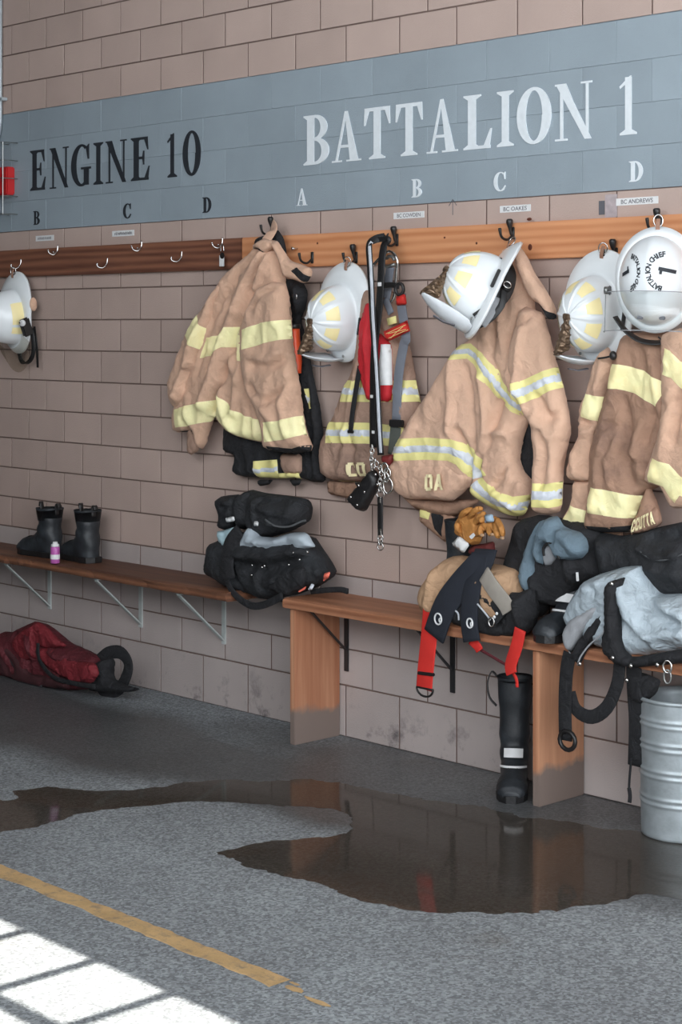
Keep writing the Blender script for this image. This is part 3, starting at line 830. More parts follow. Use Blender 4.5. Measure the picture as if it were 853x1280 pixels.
# name strips under the band
def name_strip(xa, xb, txt, label, yrow=(7.19, 7.36)):
    x0, x1 = wall_pt(xa, 250).x, wall_pt(xb, 250).x; z1, z0 = zrow(yrow[0]), zrow(yrow[1])
    bm = bmesh.new(); box(bm, (x0, -.0018, z0), (x1, -.0002, z1)); o = put('name_strip', bm, M_paper)
    tag(o, label, 'label', 'name strips under the painted band')
    if txt is None:                       # print too small to read: rows of short strokes
        b2 = bmesh.new(); q = random.Random(int(xa)); u = 0.0
        while u < 1:
            du = q.uniform(.015, .035); vs = [b2.verts.new((a_, c_, 0)) for a_, c_ in ((u,q.uniform(0,.2)),(u+du,q.uniform(0,.2)),(u+du,q.uniform(.6,1)),(u,q.uniform(.7,1)))]
            b2.faces.new(vs); u += du+q.uniform(.012, .03)
    else: b2 = text_mesh(txt, .01)
    pad = (x1-x0)*.12
    for v in b2.verts: v.co = Vector((x0+pad+(x1-x0-2*pad)*v.co.x, -.0024, z0+(z1-z0)*(.2+.6*v.co.y)))
    put('lettering', b2, M_print, o)
name_strip(45, 67.5, None, 'white name strip under the black letter B', (7.2,7.38))
name_strip(140.6, 168, None, 'white name strip under the black letter C', (7.2,7.38))
name_strip(492.6, 531, 'BC COWDEN', 'white name strip reading BC COWDEN under the white letter B')
name_strip(625.6, 664, 'BC OAKES', 'white name strip reading BC OAKES under the white letter C')
name_strip(771, 823.5, 'BC ANDREWS', 'white name strip reading BC ANDREWS under the white letter D')
# remains of tape left of the last name strip, and a pencilled arrow
w0, w1 = wall_pt(757, 255), wall_pt(772, 255)
bm = bmesh.new(); box(bm, (w0.x, -.0012, zrow(7.62)), (w1.x, -.0002, zrow(7.08))); o = put('tape_remnant', bm, mat('old_clear_tape', (176,164,166), .35, .15, 40)); tag(o, 'strip of old clear tape beside the last name strip', 'tape')
w1 = wall_pt(751, 258); bm = bmesh.new(); box(bm, (w1.x-.006, -.002, zrow(7.55)), (w1.x+.02, -.0006, zrow(7.22))); put('tape_smudge', bm, M_print, o)
a = wall_pt(566.5, 259); bm = bmesh.new()
for p, q in (((0,-.03),(0,.03)),((0,.03),(-.02,.006)),((0,.03),(.02,.006))): tube(bm, [(a.x+p[0],-.001,a.z+p[1]),(a.x+q[0],-.001,a.z+q[1])], .0014, 6)
put('pencil_arrow', bm, M_print, wall)

# conduit and the guarded alarm at the left edge
w = wall_pt(0, 100, .02)
bm = bmesh.new(); tube(bm, [(w.x,-.02,4.2),(w.x,-.02,2.75)]+smooth_path([(w.x,-.02,2.75),(w.x-.01,-.02,2.68),(w.x-.04,-.02,2.62)],4), .012, 12)
cp = put('conduit', bm, M_pipe, None, True); tag(cp, 'pale vertical conduit at the left edge above the wire guard', 'pipe')
bm = bmesh.new(); z = wall_pt(3, 125, 0).z; box(bm, (w.x-.03,-.035,z-.008), (w.x+.04,-.0005,z+.008), .002); put('clamp', bm, M_pipe, cp)
g = thing('wire_guard', 'wire cage fixed to the wall at the left edge, around a red box', 'guard', tuple(wall_pt(0, 225, .03)))
xw = wall_pt(22.5, 225, .0).x; zt, zb = wall_pt(22.5, 179, .0).z, wall_pt(22.5, 268, .0).z
dp = .09; xl = xw-.32
for i in range(5):
    z = zb+(zt-zb)*i/4
    bm = bmesh.new(); tube(bm, [(xw,-.002,z),(xw,-dp,z),(xl,-dp,z),(xl,-.002,z)], .0028, 6); put('wire', bm, M_steel, g)
for i in range(5):
    x = xw-(xw-xl)*i/4
    bm = bmesh.new(); tube(bm, [(x,-.002,zt),(x,-dp,zt),(x,-dp,zb),(x,-.002,zb)], .0028, 6); put('wire', bm, M_steel, g)
bm = bmesh.new(); xr_ = wall_pt(8.5, 225, .05).x
box(bm, (xr_-.16, -.05, wall_pt(0,244,.05).z), (xr_, -.0005, wall_pt(0,209,.05).z), .006); tag(put('alarm_box', bm, M_alarm), 'red alarm box inside the wire cage at the left edge', 'alarm')

# ------------------------------------------------------------------ shelf and bench
def plank(name, x0, x1, y0, z0, z1, m, wob, label, cat):
    """plank from the wall (y=-.003) to an uneven front edge near y0"""
    bm = bmesh.new(); n = int((x1-x0)/.03); prev = None
    for i in range(n+1):
        x = x0+(x1-x0)*i/n
        e = wob*(mnoise.noise(Vector((x*5, 3, 0)))+.5*mnoise.noise(Vector((x*19, 6, 0)))); e2 = wob*(mnoise.noise(Vector((x*6, 13, 0)))+.6*mnoise.noise(Vector((x*23, 16, 0))))
        r = [bm.verts.new(p) for p in ((x,-.003,z0),(x,-.003,z1),(x,y0+.02+e,z1),(x,y0+.003+e,z1-.005),(x,y0+e2,(z0+z1)/2),(x,y0+.003+e2,z0+.004),(x,y0+.015+e2,z0))]
        if prev:
            for k in range(7): bm.faces.new((prev[k], prev[(k+1)%7], r[(k+1)%7], r[k]))
        else: bm.faces.new(r[::-1])
        prev = r
    bm.faces.new(prev)
    return put(name, bm, m)
sh = plank('wall_shelf', -3.2, -.40, -.285, .532, .572, M_shelf, .010, '', '')
tag(sh, 'rough-edged brown plank shelf on white steel brackets', 'shelf')
def wbracket(x):
    bm = bmesh.new()
    box(bm, (x-.012,-.008,.28), (x+.012,-.0005,.531)); box(bm, (x-.012,-.262,.524), (x+.012,-.003,.531))
    ribbon(bm, [(x,-.258,.522),(x,-.008,.296)], .024, .006, (1,0,0))
    put('bracket', bm, M_bracketW, sh)
for px in (63, 177, 281): wbracket(wall_pt(px, 770).x)

bn = thing('wall_bench', 'thick reddish plank bench standing on two wide end boards', 'bench', (1.0, -.14, 0))
pk = plank('top_plank', -.05, 3.0, -.275, .546, .588, M_bench, .006, '', ''); pk.parent = bn; pk.location = -Vector(bn.location)
for x0 in (-.032, 1.245, 2.5):
    bm = bmesh.new(); box(bm, (x0, -.252, 0), (x0+.03, -.004, .546), .002); put('end_board', bm, M_panel, bn)
for x in (.007, .600):
    bm = bmesh.new(); box(bm, (x-.012+.03,-.007,.27), (x+.012+.03,-.0005,.54), .001); ribbon(bm, [(x+.03,-.20,.535),(x+.03,-.01,.36)], .014, .006, (1,0,0)); box(bm, (x+.018,-.215,.538), (x+.042,-.003,.5455))
    put('bracket', bm, M_ironB, bn)
bm = bmesh.new(); box(bm, (1.9,-.04,.49),(2.5,-.004,.545)); put('wall_cleat', bm, M_bench, bn)

# ------------------------------------------------------------------ coats on the hooks
V3 = Vector
def px_path(pts, d):
    ds = d if isinstance(d, (list, tuple)) else [d]*len(pts)
    return [wall_pt(a, b, q) for (a, b), q in zip(pts, ds)]
def strap(name, pts, d, wpx, t, m, parent, n=4, label=None, wdir=None):
    """strap along picture points at distance d from the wall, wpx wide in the picture"""
    P = smooth_path(px_path(pts, d), n)
    # picture width across a wall-parallel strap -> metres
    q = pts[len(pts)//2]; dq = d[len(d)//2] if isinstance(d, (list,tuple)) else d
    i = len(P)//2; tn = (P[min(i+1,len(P)-1)]-P[max(i-1,0)]).normalized()
    a = V3((0,-1,0)).cross(tn).normalized() if wdir is None else V3(wdir)
    def pr(v): v = v-CAM; z = v.dot(F); return (FPX*v.dot(R)/z, -FPX*v.z/z)
    u0 = pr(P[i]); u1 = pr(P[i]+a*.1); t1 = pr(P[i]+tn*.01)
    tv = (t1[0]-u0[0], t1[1]-u0[1]); L = math.hypot(*tv)+1e-9
    k = abs((u1[0]-u0[0])*tv[1]-(u1[1]-u0[1])*tv[0])/L/.1
    bm = bmesh.new(); ribbon(bm, P, wpx/max(k, 60), t, wdir)
    return put(name, bm, m, parent, True, label)

# ---- coat 1 (left) -------------------------------------------------------
lin1 = thing('black_jacket', 'black jacket with silver and yellow cuffs hanging behind the leftmost tan coat', 'jacket', tuple(wall_pt(365, 400, .05)), 'garments on the hooks')
j1 = Cloth('body', A4((575,285),(615,280),(655,300),(678,350),(668,420),(645,470),(680,600),(700,720),(735,880),(748,1000),(750,1120),(760,1205),(745,1218),(700,1215),(640,1195),(560,1200),(460,1195),(400,1195),(340,1180),(352,1100),(320,1085),(298,1080),(295,1020),(300,960),(420,900),(520,700),(560,450)),
   .045, .03, .05, [(A4((690,720),(720,1000),(725,1200)),.02,.012),(A4((650,600),(690,900),(690,1190)),.012,-.012),(A4((400,1060),(420,1190)),.02,.01),(A4((630,320),(640,460)),.02,.014)], M_black, lin1, seed=2)
j1.band('cuff_tape', A4((438,1165),(546,1158)), 90/3.657, M_yel2, .008, M_sil, .35)
Cloth('cuff', A4((552,1085),(650,1088),(650,1178),(578,1182),(560,1150)), .075, .02, .03, [], M_tan3, lin1, seed=3)
j1.patch('cuff_tape', A4((548,1176),(645,1172),(640,1210),(552,1208)), M_yel2, .02)
j1.patch('sleeve_tab', A4((664,790),(681,788),(697,876),(683,882)), M_yel2, .006)
j1.patch('sleeve_tab', A4((669,820),(682,818),(690,852),(677,855)), M_sil, .009)
Cloth('cuff_end', A4((450,1205),(520,1205),(500,1228),(455,1236)), .05, .02, .02, [], M_black, lin1, seed=4)
Cloth('cuff_end', A4((590,1205),(650,1203),(640,1228),(612,1236)), .05, .02, .02, [], M_black, lin1, seed=5)
bm = bmesh.new(); w = wall_pt(*A4((617,368))[0], .085); tube(bm, [w+V3((.012*math.cos(t),0,.016*math.sin(t))) for t in np.linspace(0, 2*PI, 12, endpoint=False)], .002, 6, True); put('zip_ring', bm, M_chrome, lin1, True)
# orange torch clipped between the black jacket and the coat
t = thing('flashlight', 'orange hand torch clipped upright beside the leftmost coat sleeve', 'flashlight', tuple(wall_pt(*A4((618,720))[0], .11)))
P = px_path(A4((618,515),(622,600),(630,720)), .10); bm = bmesh.new(); tube(bm, smooth_path(P, 4), [.020]*4+[.022]*3+[.018,.016], 12); put('barrel', bm, M_orange, t, True)
bm = bmesh.new(); tube(bm, [P[0], P[0]+V3((0,0,.02))], .023, 12); put('head', bm, M_hook, t, True)

c1 = thing('turnout_coat', 'tan fire coat with plain yellow bands, leftmost of the hanging coats', 'coat', tuple(wall_pt(343, 287, .06)), 'fire coats on the hooks')
Cloth('lining', A4((425,140),(445,100),(480,88),(540,62),(566,100),(580,160),(578,220),(540,150),(500,125)), .065, .02, .03, [], M_black, c1, seed=6)
Cloth('hem_flap', A4((122,955),(155,945),(182,1050),(176,1075),(142,1093),(126,1080),(128,1010)), .075, .015, .03, [(A4((150,960),(160,1085)),.01,.008)], M_tan3, c1, seed=7)
b1 = Cloth('body', A4((470,120),(430,160),(390,195),(330,245),(285,300),(255,380),(235,470),(205,560),(185,640),(150,720),(110,800),(75,880),(70,930),(76,990),(140,985),(152,950),(170,1000),(182,1055),(196,1068),(212,1042),(222,1000),(250,912),(300,965),(340,1003),(400,1022),(480,1038),(500,1000),(560,900),(590,700),(585,560),(590,450),(575,300),(555,180),(530,130),(515,105)),
   .085, .05, .07, [
   (A4((495,130),(400,300),(300,560),(200,860)),.022,.020),(A4((470,150),(360,260),(250,480),(170,720)),.016,-.016),(A4((505,140),(440,280),(370,480),(320,640),(240,900)),.015,-.020),
   (A4((512,140),(470,260),(410,420),(380,560),(370,760)),.016,.018),(A4((430,360),(400,520),(390,700),(440,850),(470,960)),.018,-.030),
   (A4((350,300),(280,520),(220,700)),.012,-.012),(A4((320,640),(360,740),(350,900)),.02,.014),(A4((300,700),(250,850),(215,960)),.02,-.022),(A4((130,830),(130,970)),.02,.014),(A4((280,760),(300,900),(340,980)),.02,.018),(A4((400,780),(420,980)),.014,-.012)],
   M_tan, c1, step=.013, seed=11, noise=.0035)
b1.patch('chest_tape', A4((215,556),(300,540),(320,508),(384,506),(384,602),(300,600),(262,634),(183,650)), M_yel)
b1.patch('chest_tape', A4((384,545),(386,665),(358,656),(372,600)), M_yel)
b1.patch('hem_tape', A4((68,886),(125,868),(250,840),(264,848),(285,815),(340,880),(400,915),(484,940),(488,1036),(400,1021),(340,1003),(290,958),(245,902),(215,940),(130,960),(73,967)), M_yel)
b1.patch('hem_binding', A4((74,984),(150,980),(142,1000),(76,1004)), M_black, .005)
s1 = Cloth('sleeve', A4((290,300),(262,330),(225,390),(190,440),(160,475),(125,540),(100,610),(72,690),(48,760),(50,820),(68,872),(90,884),(118,850),(140,790),(165,730),(185,650),(205,600),(222,545),(245,480),(270,390),(305,330)),
   .115, .035, .05, [(A4((250,370),(150,600),(80,820)),.02,.016),(A4((160,690),(120,720),(110,780),(130,830)),.016,-.034),(A4((185,650),(130,690)),.014,.014),(A4((60,780),(90,870)),.012,.01)], M_tan, c1, seed=12)
s1.patch('sleeve_tape', A4((168,448),(224,545),(190,630),(120,545)), M_yel)
s2 = Cloth('sleeve', A4((520,300),(575,308),(592,380),(602,480),(610,590),(625,690),(642,790),(655,900),(672,990),(698,1055),(692,1075),(600,1086),(490,1070),(482,1000),(470,930),(435,850),(405,790),(388,700),(383,620),(386,520),(405,450),(432,380),(465,320)),
   .13, .05, .07, [(A4((420,420),(470,350),(560,320)),.014,-.016),(A4((430,690),(520,690),(590,640)),.02,-.014),(A4((420,640),(500,660),(590,600)),.02,.012),(A4((410,780),(470,860),(560,800),(580,760)),.018,-.018),(A4((440,830),(520,930)),.016,.014),(A4((600,700),(560,860),(590,1000)),.02,.014),(A4((480,950),(540,1070)),.014,-.01)], M_tan, c1, step=.013, seed=13)
s2.patch('sleeve_tape', A4((382,520),(470,488),(597,470),(606,556),(500,578),(384,612)), M_yel)
s2.patch('cuff_tape', A4((472,944),(560,935),(657,903),(674,990),(590,1020),(482,1034)), M_yel)
s2.patch('cuff_binding', A4((484,1052),(600,1064),(690,1040),(704,1055),(694,1080),(600,1090),(484,1074)), M_black, .004)
s2.patch('name_tab', A4((572,398),(584,396),(592,452),(578,456)), M_black, .004)
cl = Cloth('collar', A4((515,110),(540,115),(565,155),(600,205),(660,225),(692,238),(697,268),(680,300),(655,308),(610,290),(578,288),(562,225),(530,150)), .125, .03, .035, [(A4((530,120),(590,215),(680,245)),.012,.014)], M_tan, c1, seed=14)
cl.patch('fastener_patch', A4((603,250),(632,235),(684,288),(655,308)), M_black, .004)
c2_ = Cloth('collar', A4((420,150),(440,120),(480,100),(522,118),(515,150),(480,172),(455,152)), .13, .025, .03, [], M_tan, c1, seed=15)
c2_.patch('fastener_patch', A4((420,148),(460,150),(470,166),(425,164)), M_black, .004)
strap('hanger_loop', A4((485,112),(508,80),(522,58),(512,40)), [.13,.11,.09,.07], 7, .004, M_tan, c1)

# ---- coat 2 (behind the straps) -----------------------------------------
c2 = thing('turnout_coat', 'tan fire coat lettered CO hanging behind straps, below the second white helmet', 'coat', tuple(wall_pt(480, 330, .04)), 'fire coats on the hooks')
Cloth('hem_flap', A5((145,985),(240,985),(330,980),(235,1052),(150,1035)), .035, .012, .03, [], M_tan2, c2, seed=20)
k2 = Cloth('body', A5((300,260),(285,330),(268,420),(262,510),(245,590),(215,640),(185,730),(140,820),(126,900),(138,962),(170,985),(240,990),(330,985),(400,960),(440,920),(480,840),(505,750),(495,690),(480,620),(462,520),(440,440),(425,370),(400,280)),
   .05, .05, .08, [(A5((300,400),(240,700),(200,960)),.02,.014),(A5((430,420),(450,640),(420,940)),.018,.014),(A5((270,620),(230,760),(250,960)),.014,-.014),(A5((200,850),(300,890),(360,860)),.014,-.010),(A5((380,620),(400,900)),.016,-.014)], M_tan3, c2, seed=21)
k2.band('chest_tape', A5((198,652),(490,652)), 80/2.979, M_yel2, .003, M_sil, .36)
k2.band('hem_tape', A5((150,806),(300,808),(440,822)), 78/2.979, M_yel2, .003, M_sil, .36)
k2.patch('hem_tape_end', A5((170,985),(240,992),(225,1002)), M_yel, .004)  # end of yellow tape glimpsed below the hem
text_on(k2, 'lettering', 'CO', A5((231,918),(302,916),(302,968),(232,970)), M_letterC, .06, .009)

# ---- coat 3 (under the tilted helmet) ------------------------------------
c3 = thing('turnout_coat', 'tan fire coat lettered OA with yellow and silver bands under the tilted helmet', 'coat', tuple(wall_pt(642, 295, .05)), 'fire coats on the hooks')
Cloth('hem_flap', A6((60,1140),(180,1160),(330,1165),(390,1165),(345,1205),(280,1235),(200,1232),(120,1200)), .06, .02, .04, [(A6((100,1170),(260,1215)),.012,.008)], M_tan2, c3, seed=30)
Cloth('lining', A6((575,830),(612,830),(618,1000),(615,1110),(570,1110),(520,1020),(530,960)), .075, .015, .03, [], M_black, c3, seed=31)
for a, b_ in ((598,955),(600,1052)):
    bm = bmesh.new(); w = wall_pt(*A6((a,b_))[0], .092); ellipsoid(bm, w, V3((.005,0,0)), V3((0,.003,0)), V3((0,0,.005)), 6); put('snap', bm, M_chrome, c3, True)
k3 = Cloth('body', A6((500,150),(470,210),(430,420),(390,500),(310,550),(265,610),(215,700),(150,790),(100,870),(60,950),(32,1010),(35,1060),(60,1140),(100,1165),(180,1166),(275,1174),(320,1140),(362,1092),(352,1120),(375,1160),(440,1200),(520,1236),(565,1228),(598,1155),(600,1095),(560,1050),(545,1000),(560,920),(590,830),(605,700),(615,500),(605,380),(565,250),(530,165)),
   .10, .055, .08, [
   (A6((500,220),(480,450),(500,640),(540,780)),.014,.014),(A6((460,460),(440,600),(470,700)),.012,-.014),(A6((540,420),(500,560),(495,640)),.012,-.016),
   (A6((280,620),(275,780),(270,900)),.02,.016),(A6((330,640),(360,800),(365,960)),.016,-.014),(A6((400,680),(420,850),(400,1040)),.018,.020),(A6((470,780),(430,900),(380,1060)),.018,-.024),
   (A6((430,900),(500,900),(525,960),(500,1060)),.014,.018),(A6((540,830),(545,980),(440,1120)),.014,-.018),(A6((300,900),(350,1000),(325,1160)),.016,-.018),(A6((440,1130),(520,1200)),.016,.014),(A6((120,880),(60,1000)),.02,.012),(A6((345,420),(420,520)),.02,.012)],
   M_tanl, c3, step=.013, seed=32)
k3.band('chest_tape', A6((258,578),(345,572),(385,602),(425,660),(485,738),(560,812)), 62/3.2, M_yel2, .003, M_sil, .42)
k3.band('hem_tape', A6((34,968),(180,962),(270,968),(325,992),(365,1045),(374,1080)), 88/3.2, M_yel2, .003, M_sil, .36)
k3.band('hem_tape', A6((362,1100),(400,1140),(450,1172),(520,1196),(602,1186)), 84/3.2, M_yel2, .003, M_sil, .40)
pk3 = k3.patch('pocket', A6((105,1034),(255,1032),(300,1062),(350,1085),(280,1165),(250,1168),(105,1158)), M_tanl, .008)
text_on(k3, 'lettering', 'OA', A6((186,1064),(254,1062),(254,1126),(186,1130)), M_letterC, .06, .020)
r3 = Cloth('sleeve', A6((560,390),(640,420),(668,520),(690,610),(700,640),(722,720),(745,830),(750,900),(735,960),(720,1050),(715,1180),(705,1216),(660,1230),(605,1216),(603,1100),(612,1000),(600,870),(570,830),(530,720),(505,640),(515,560),(535,470)),
   .135, .045, .06, [(A6((530,470),(590,430),(640,430)),.012,-.014),(A6((560,480),(545,620),(550,740)),.014,.014),(A6((620,760),(660,840),(720,830)),.018,-.018),(A6((610,850),(680,920),(735,900)),.018,.014),(A6((640,900),(650,1000),(630,1110)),.014,-.016),(A6((690,960),(680,1100)),.014,.012),(A6((530,680),(575,815)),.014,.012)], M_tanl, c3, step=.013, seed=33)
r3.band('sleeve_tape', A6((536,752),(640,700),(722,660)), 84/3.2, M_yel2, .003, M_sil, .40)
r3.band('cuff_tape', A6((598,1148),(660,1152),(722,1138)), 96/3.2, M_yel2, .003, M_sil, .40)
q3 = Cloth('collar', A6((530,150),(552,160),(578,200),(605,260),(652,330),(690,400),(694,440),(668,452),(630,385),(600,372),(560,300),(535,225)), .15, .03, .04, [(A6((545,170),(610,290),(680,410)),.014,.014)], M_tanl, c3, seed=34)
q3.patch('fastener_patch', A6((616,372),(640,400),(690,432),(690,458),(655,446)), M_black, .004)

# ---- coat 4 (right edge) -------------------------------------------------
c4 = thing('turnout_coat', 'sooty tan fire coat with wide plain yellow bands at the right edge', 'coat', tuple(wall_pt(826, 285, .05)), 'fire coats on the hooks')
Cloth('hanging_tab', A8((310,1115),(420,1118),(424,1200),(420,1268),(312,1262),(318,1190)), .09, .012, .02, [], M_tan2, c4, seed=40)
k4 = Cloth('body', A8((440,70),(640,60),(700,60),(760,60),(860,80),(870,500),(860,900),(760,940),(700,900),(640,880),(590,900),(560,920),(528,950),(488,1065),(462,1132),(340,1132),(232,1122),(240,1020),(258,890),(262,700),(290,590),(330,440),(385,250),(415,150)),
   .12, .055, .07, [(A8((560,110),(600,250),(640,480)),.02,.014),(A8((440,140),(420,250),(370,420)),.02,.012),(A8((430,430),(460,560),(430,720),(470,860)),.018,-.018),(A8((330,560),(420,560),(440,600)),.012,-.012),(A8((540,560),(500,700),(540,820)),.02,.016),(A8((330,620),(300,800),(280,1000)),.02,.014),(A8((400,640),(350,760),(370,880)),.016,.012),(A8((440,740),(560,780)),.012,-.012),(A8((600,500),(560,640)),.014,-.014)], M_tan2, c4, step=.014, seed=41)
k4.band('chest_tape', A8((355,300),(420,302),(520,330),(652,404)), 132/4.266, M_yel)
k4.patch('hem_tape', A8((262,890),(400,915),(530,948),(490,1068),(380,1050),(240,1025)), M_yel)
k4.patch('hem_binding', A8((228,1098),(340,1106),(474,1096),(462,1138),(340,1140),(228,1128)), M_black, .004)
Cloth('pocket', A8((560,870),(600,950),(628,1040),(632,1085),(560,1125),(500,1145),(462,1145),(490,1065),(530,950)), .13, .03, .05, [(A8((560,900),(590,1000),(610,1090)),.012,.010)], M_tan2, c4, seed=42)
pk4 = Cloth('pocket_flap', A8((478,1060),(540,1000),(610,1000),(630,1085),(545,1130),(465,1142)), .15, .012, .03, [], M_tan2, c4, seed=46)
text_on(pk4, 'lettering', 'CCUTTA', A8((484,1066),(590,1018),(604,1085),(470,1134)), M_letterC, .03, .008)
l4 = Cloth('sleeve', A8((345,140),(372,190),(402,215),(392,300),(345,420),(332,480),(300,560),(290,640),(266,860),(200,862),(140,852),(134,790),(160,690),(200,610),(192,530),(215,420),(240,380),(270,260),(300,180)),
   .125, .04, .05, [(A8((190,540),(240,560),(300,550)),.014,-.02),(A8((210,600),(250,590),(285,575)),.012,.016),(A8((330,200),(290,380)),.014,.012),(A8((260,620),(220,780),(200,860)),.014,-.014),(A8((160,720),(180,850)),.014,.012),(A8((275,430),(262,540)),.008,-.008)], M_tan, c4, seed=43)
l4.patch('sleeve_tape', A8((226,393),(332,414),(302,550),(196,516)), M_yel)
n4 = Cloth('sleeve_cuff', A8((165,850),(265,855),(258,940),(240,1030),(234,1126),(165,1118),(105,1077),(98,1060),(150,985),(160,900)), .11, .03, .05, [(A8((215,870),(200,1000),(180,1110)),.012,-.01)], M_tan, c4, seed=44)
n4.patch('cuff_tape', A8((148,988),(242,1030),(236,1130),(160,1116),(96,1074)), M_yel)
r4 = Cloth('sleeve', A8((640,70),(740,40),(880,60),(900,500),(900,960),(800,1010),(738,1004),(690,1004),(640,900),(600,880),(553,872),(560,800),(585,740),(625,600),(645,480),(640,300)),
   .165, .05, .07, [(A8((690,380),(660,560),(640,730)),.02,.014),(A8((735,400),(700,640)),.016,-.014),(A8((650,470),(700,430)),.014,-.012)], M_tan, c4, seed=45)
r4.patch('chest_tape', A8((656,150),(690,165),(740,220),(840,260),(840,420),(738,368),(690,310),(640,290)), M_yel)
r4.patch('cuff_tape', A8((588,736),(680,768),(740,832),(800,860),(780,960),(735,935),(697,978),(640,890),(553,864)), M_yel)
bm = bmesh.new(); w = wall_pt(*A8((370,190))[0], .20); ellipsoid(bm, w, V3((.014,0,0)), V3((0,.012,0)), V3((0,0,.016)), 6); tube(bm, smooth_path(px_path(A8((290,205),(330,200),(370,190)), .19), 4), .004, 6); put('drawstring', bm, M_hook, c4, True)
tube_b = bmesh.new(); tube(tube_b, smooth_path(px_path(A8((612,90),(640,120),(654,155)), .195), 4), .003, 6); put('mic_cord', tube_b, M_hook, c4, True)

# ---- radio strap and harness in front of coat 2 ---------------------------
rs = thing('radio_strap', 'black radio strap with white edge and holster in front of the CO coat', 'strap', tuple(wall_pt(492, 300, .07)))
strap('strap', C2((440,225),(345,245),(280,285),(268,340),(278,500),(292,750),(310,1100)) + A5((330,600),(338,760),(346,890)), [.10,.13,.15,.16,.16,.16,.16,.16,.16,.16], 7.6, .004, M_leather, rs)
strap('reflective_edge', C2((300,275),(277,310),(274,360),(284,500),(298,750),(312,1100)) + A5((331,600),(339,760),(346,882)), [.152,.158,.164,.1645,.1645,.1645,.1645,.1645,.1645], 3.4, .003, M_sil, rs, label='white reflective edge')
strap('strap', C2((450,215),(430,300),(405,480),(395,700),(375,1000)) + A5((322,500),(318,700),(318,862)), [.09,.12,.135,.14,.14,.14,.14,.14], 8.4, .005, M_leather, rs)
strap('strap_head', C2((340,240),(400,250),(470,240),(480,270),(420,320)), .12, 6.5, .008, M_leather, rs)
for a, b_ in ((382,728),):
    bm = bmesh.new(); w = wall_pt(*C2((a,b_))[0], .147); obox(bm, w, V3((1,0,0)), V3((0,1,0)), V3((0,0,1)), .0095, .002, .0075, .001); put('keeper', bm, M_paper, rs)
for a, b_ in ((312,672),(318,805),(360,15*2.979)):
    if b_ < 100: continue
    bm = bmesh.new(); w = wall_pt(*A5((a,b_))[0], .146); obox(bm, w, V3((1,0,0)), V3((0,1,0)), V3((0,0,1)), .007, .002, .006, .001); put('keeper', bm, M_paper, rs)
h = Cloth('holster', C3((345,370),(385,365),(425,440),(430,500),(400,570),(350,660),(305,755),(270,772),(235,765),(150,680),(135,645),(200,550),(270,470)), .15, .03, .025, [], M_leather, rs, seed=50, noise=.001)
Cloth('holster_flap', C3((180,478),(240,485),(300,520),(260,560),(210,540)), .165, .014, .015, [], M_leather, rs, seed=51, noise=.0)
for a, b_ in ((240,518),(295,578),(228,706),(165,630),(402,410),(387,510)):
    bm = bmesh.new(); w = h.at(*C3((a,b_))[0], .004); ellipsoid(bm, w, V3((.006,0,0)), V3((0,.004,0)), V3((0,0,.006)), 6); put('snap', bm, M_chrome, rs, True)
def ring(name, c, rx, rz, r, m, parent, tilt=0., n=16):
    bm = bmesh.new(); c = V3(c)
    tube(bm, [c+V3((rx*math.cos(t)*math.cos(tilt), rx*math.cos(t)*math.sin(tilt), rz*math.sin(t))) for t in np.linspace(0, 2*PI, n, endpoint=False)], r, 7, True)
    return put(name, bm, m, parent, True)
for i, (a, b_) in enumerate(((350,150),(352,185),(348,225),(345,260),(345,300),(360,330),(378,285),(395,310),(350,345),(425,340),(432,370),(440,405),(432,440),(430,480),(432,520),(430,555))):
    ring('chain_link', wall_pt(*C3((a,b_))[0], .168+.004*(i%2)), .008 if i%2 else .004, .012, .0024, M_chrome, rs, (i%3)*.6, 12)
for a, b_, rx, rz in ((475,350,.014,.02),(500,400,.013,.022),(505,520,.020,.03),(490,440,.010,.018)):
    ring('snap_hook', wall_pt(*C3((a,b_))[0], .17), rx, rz, .0042, M_chrome, rs, .3, 16)
Cloth('red_tab', C3((440,230),(560,215),(555,290),(520,330),(450,300)), .155, .012, .02, [], mat('dark_red_leather', (112,36,36), .6, .2, 14), rs, seed=52)
strap('tail_strap', C3((430,640),(432,800),(432,960),(432,1000)), .165, 6.2, .006, M_leather, rs)
for a, b0, b1_ in ((420,625,690),(427,940,995)):
    bm = bmesh.new(); w = wall_pt(*C3((a,(b0+b1_)/2))[0], .171); obox(bm, w, V3((1,0,0)), V3((0,1,0)), V3((0,0,1)), .009, .003, .013, .002); put('clasp', bm, M_chrome, rs)
for b_, rx in ((600,.018),(1025,.012),(1060,.009),(1110,.013)):
    ring('ring', wall_pt(*C3((433,b_))[0], .168), rx, .014, .003, M_chrome, rs, .2, 14)

hn = thing('safety_harness', 'red and grey webbing harness on a big steel carabiner, hanging beside the radio strap', 'harness', tuple(wall_pt(492, 305, .06)))
P = smooth_path(px_path(C2((320,520),(380,455),(440,395),(490,380),(540,410),(572,470),(568,560),(555,720),(540,860),(505,920)), [.10,.10,.10,.10,.11,.11,.11,.11,.11,.11]), 5)
bm = bmesh.new(); tube(bm, P, .0065, 9); put('carabiner', bm, M_chrome, hn, True)
bm = bmesh.new(); tube(bm, px_path(C2((450,540),(500,530),(548,515)), .10), .007, 8); tube(bm, smooth_path(px_path(C2((455,455),(480,430),(520,435),(540,470)), .10), 4), .007, 8); put('carabiner_gate', bm, M_steel, hn, True)
strap('sling', C2((500,540),(480,650),(465,800),(450,880)), .095, 10, .004, M_gweb, hn)
strap('sling', C2((440,880),(470,950),(505,1040)), .10, 8, .004, M_gweb, hn)
strap('keeper_strap', C2((420,740),(520,735),(590,750)), .125, 7, .006, M_hook, hn)
ring('keeper_buckle', wall_pt(*C2((595,780))[0], .125), .018, .022, .007, M_hook, hn, .2)
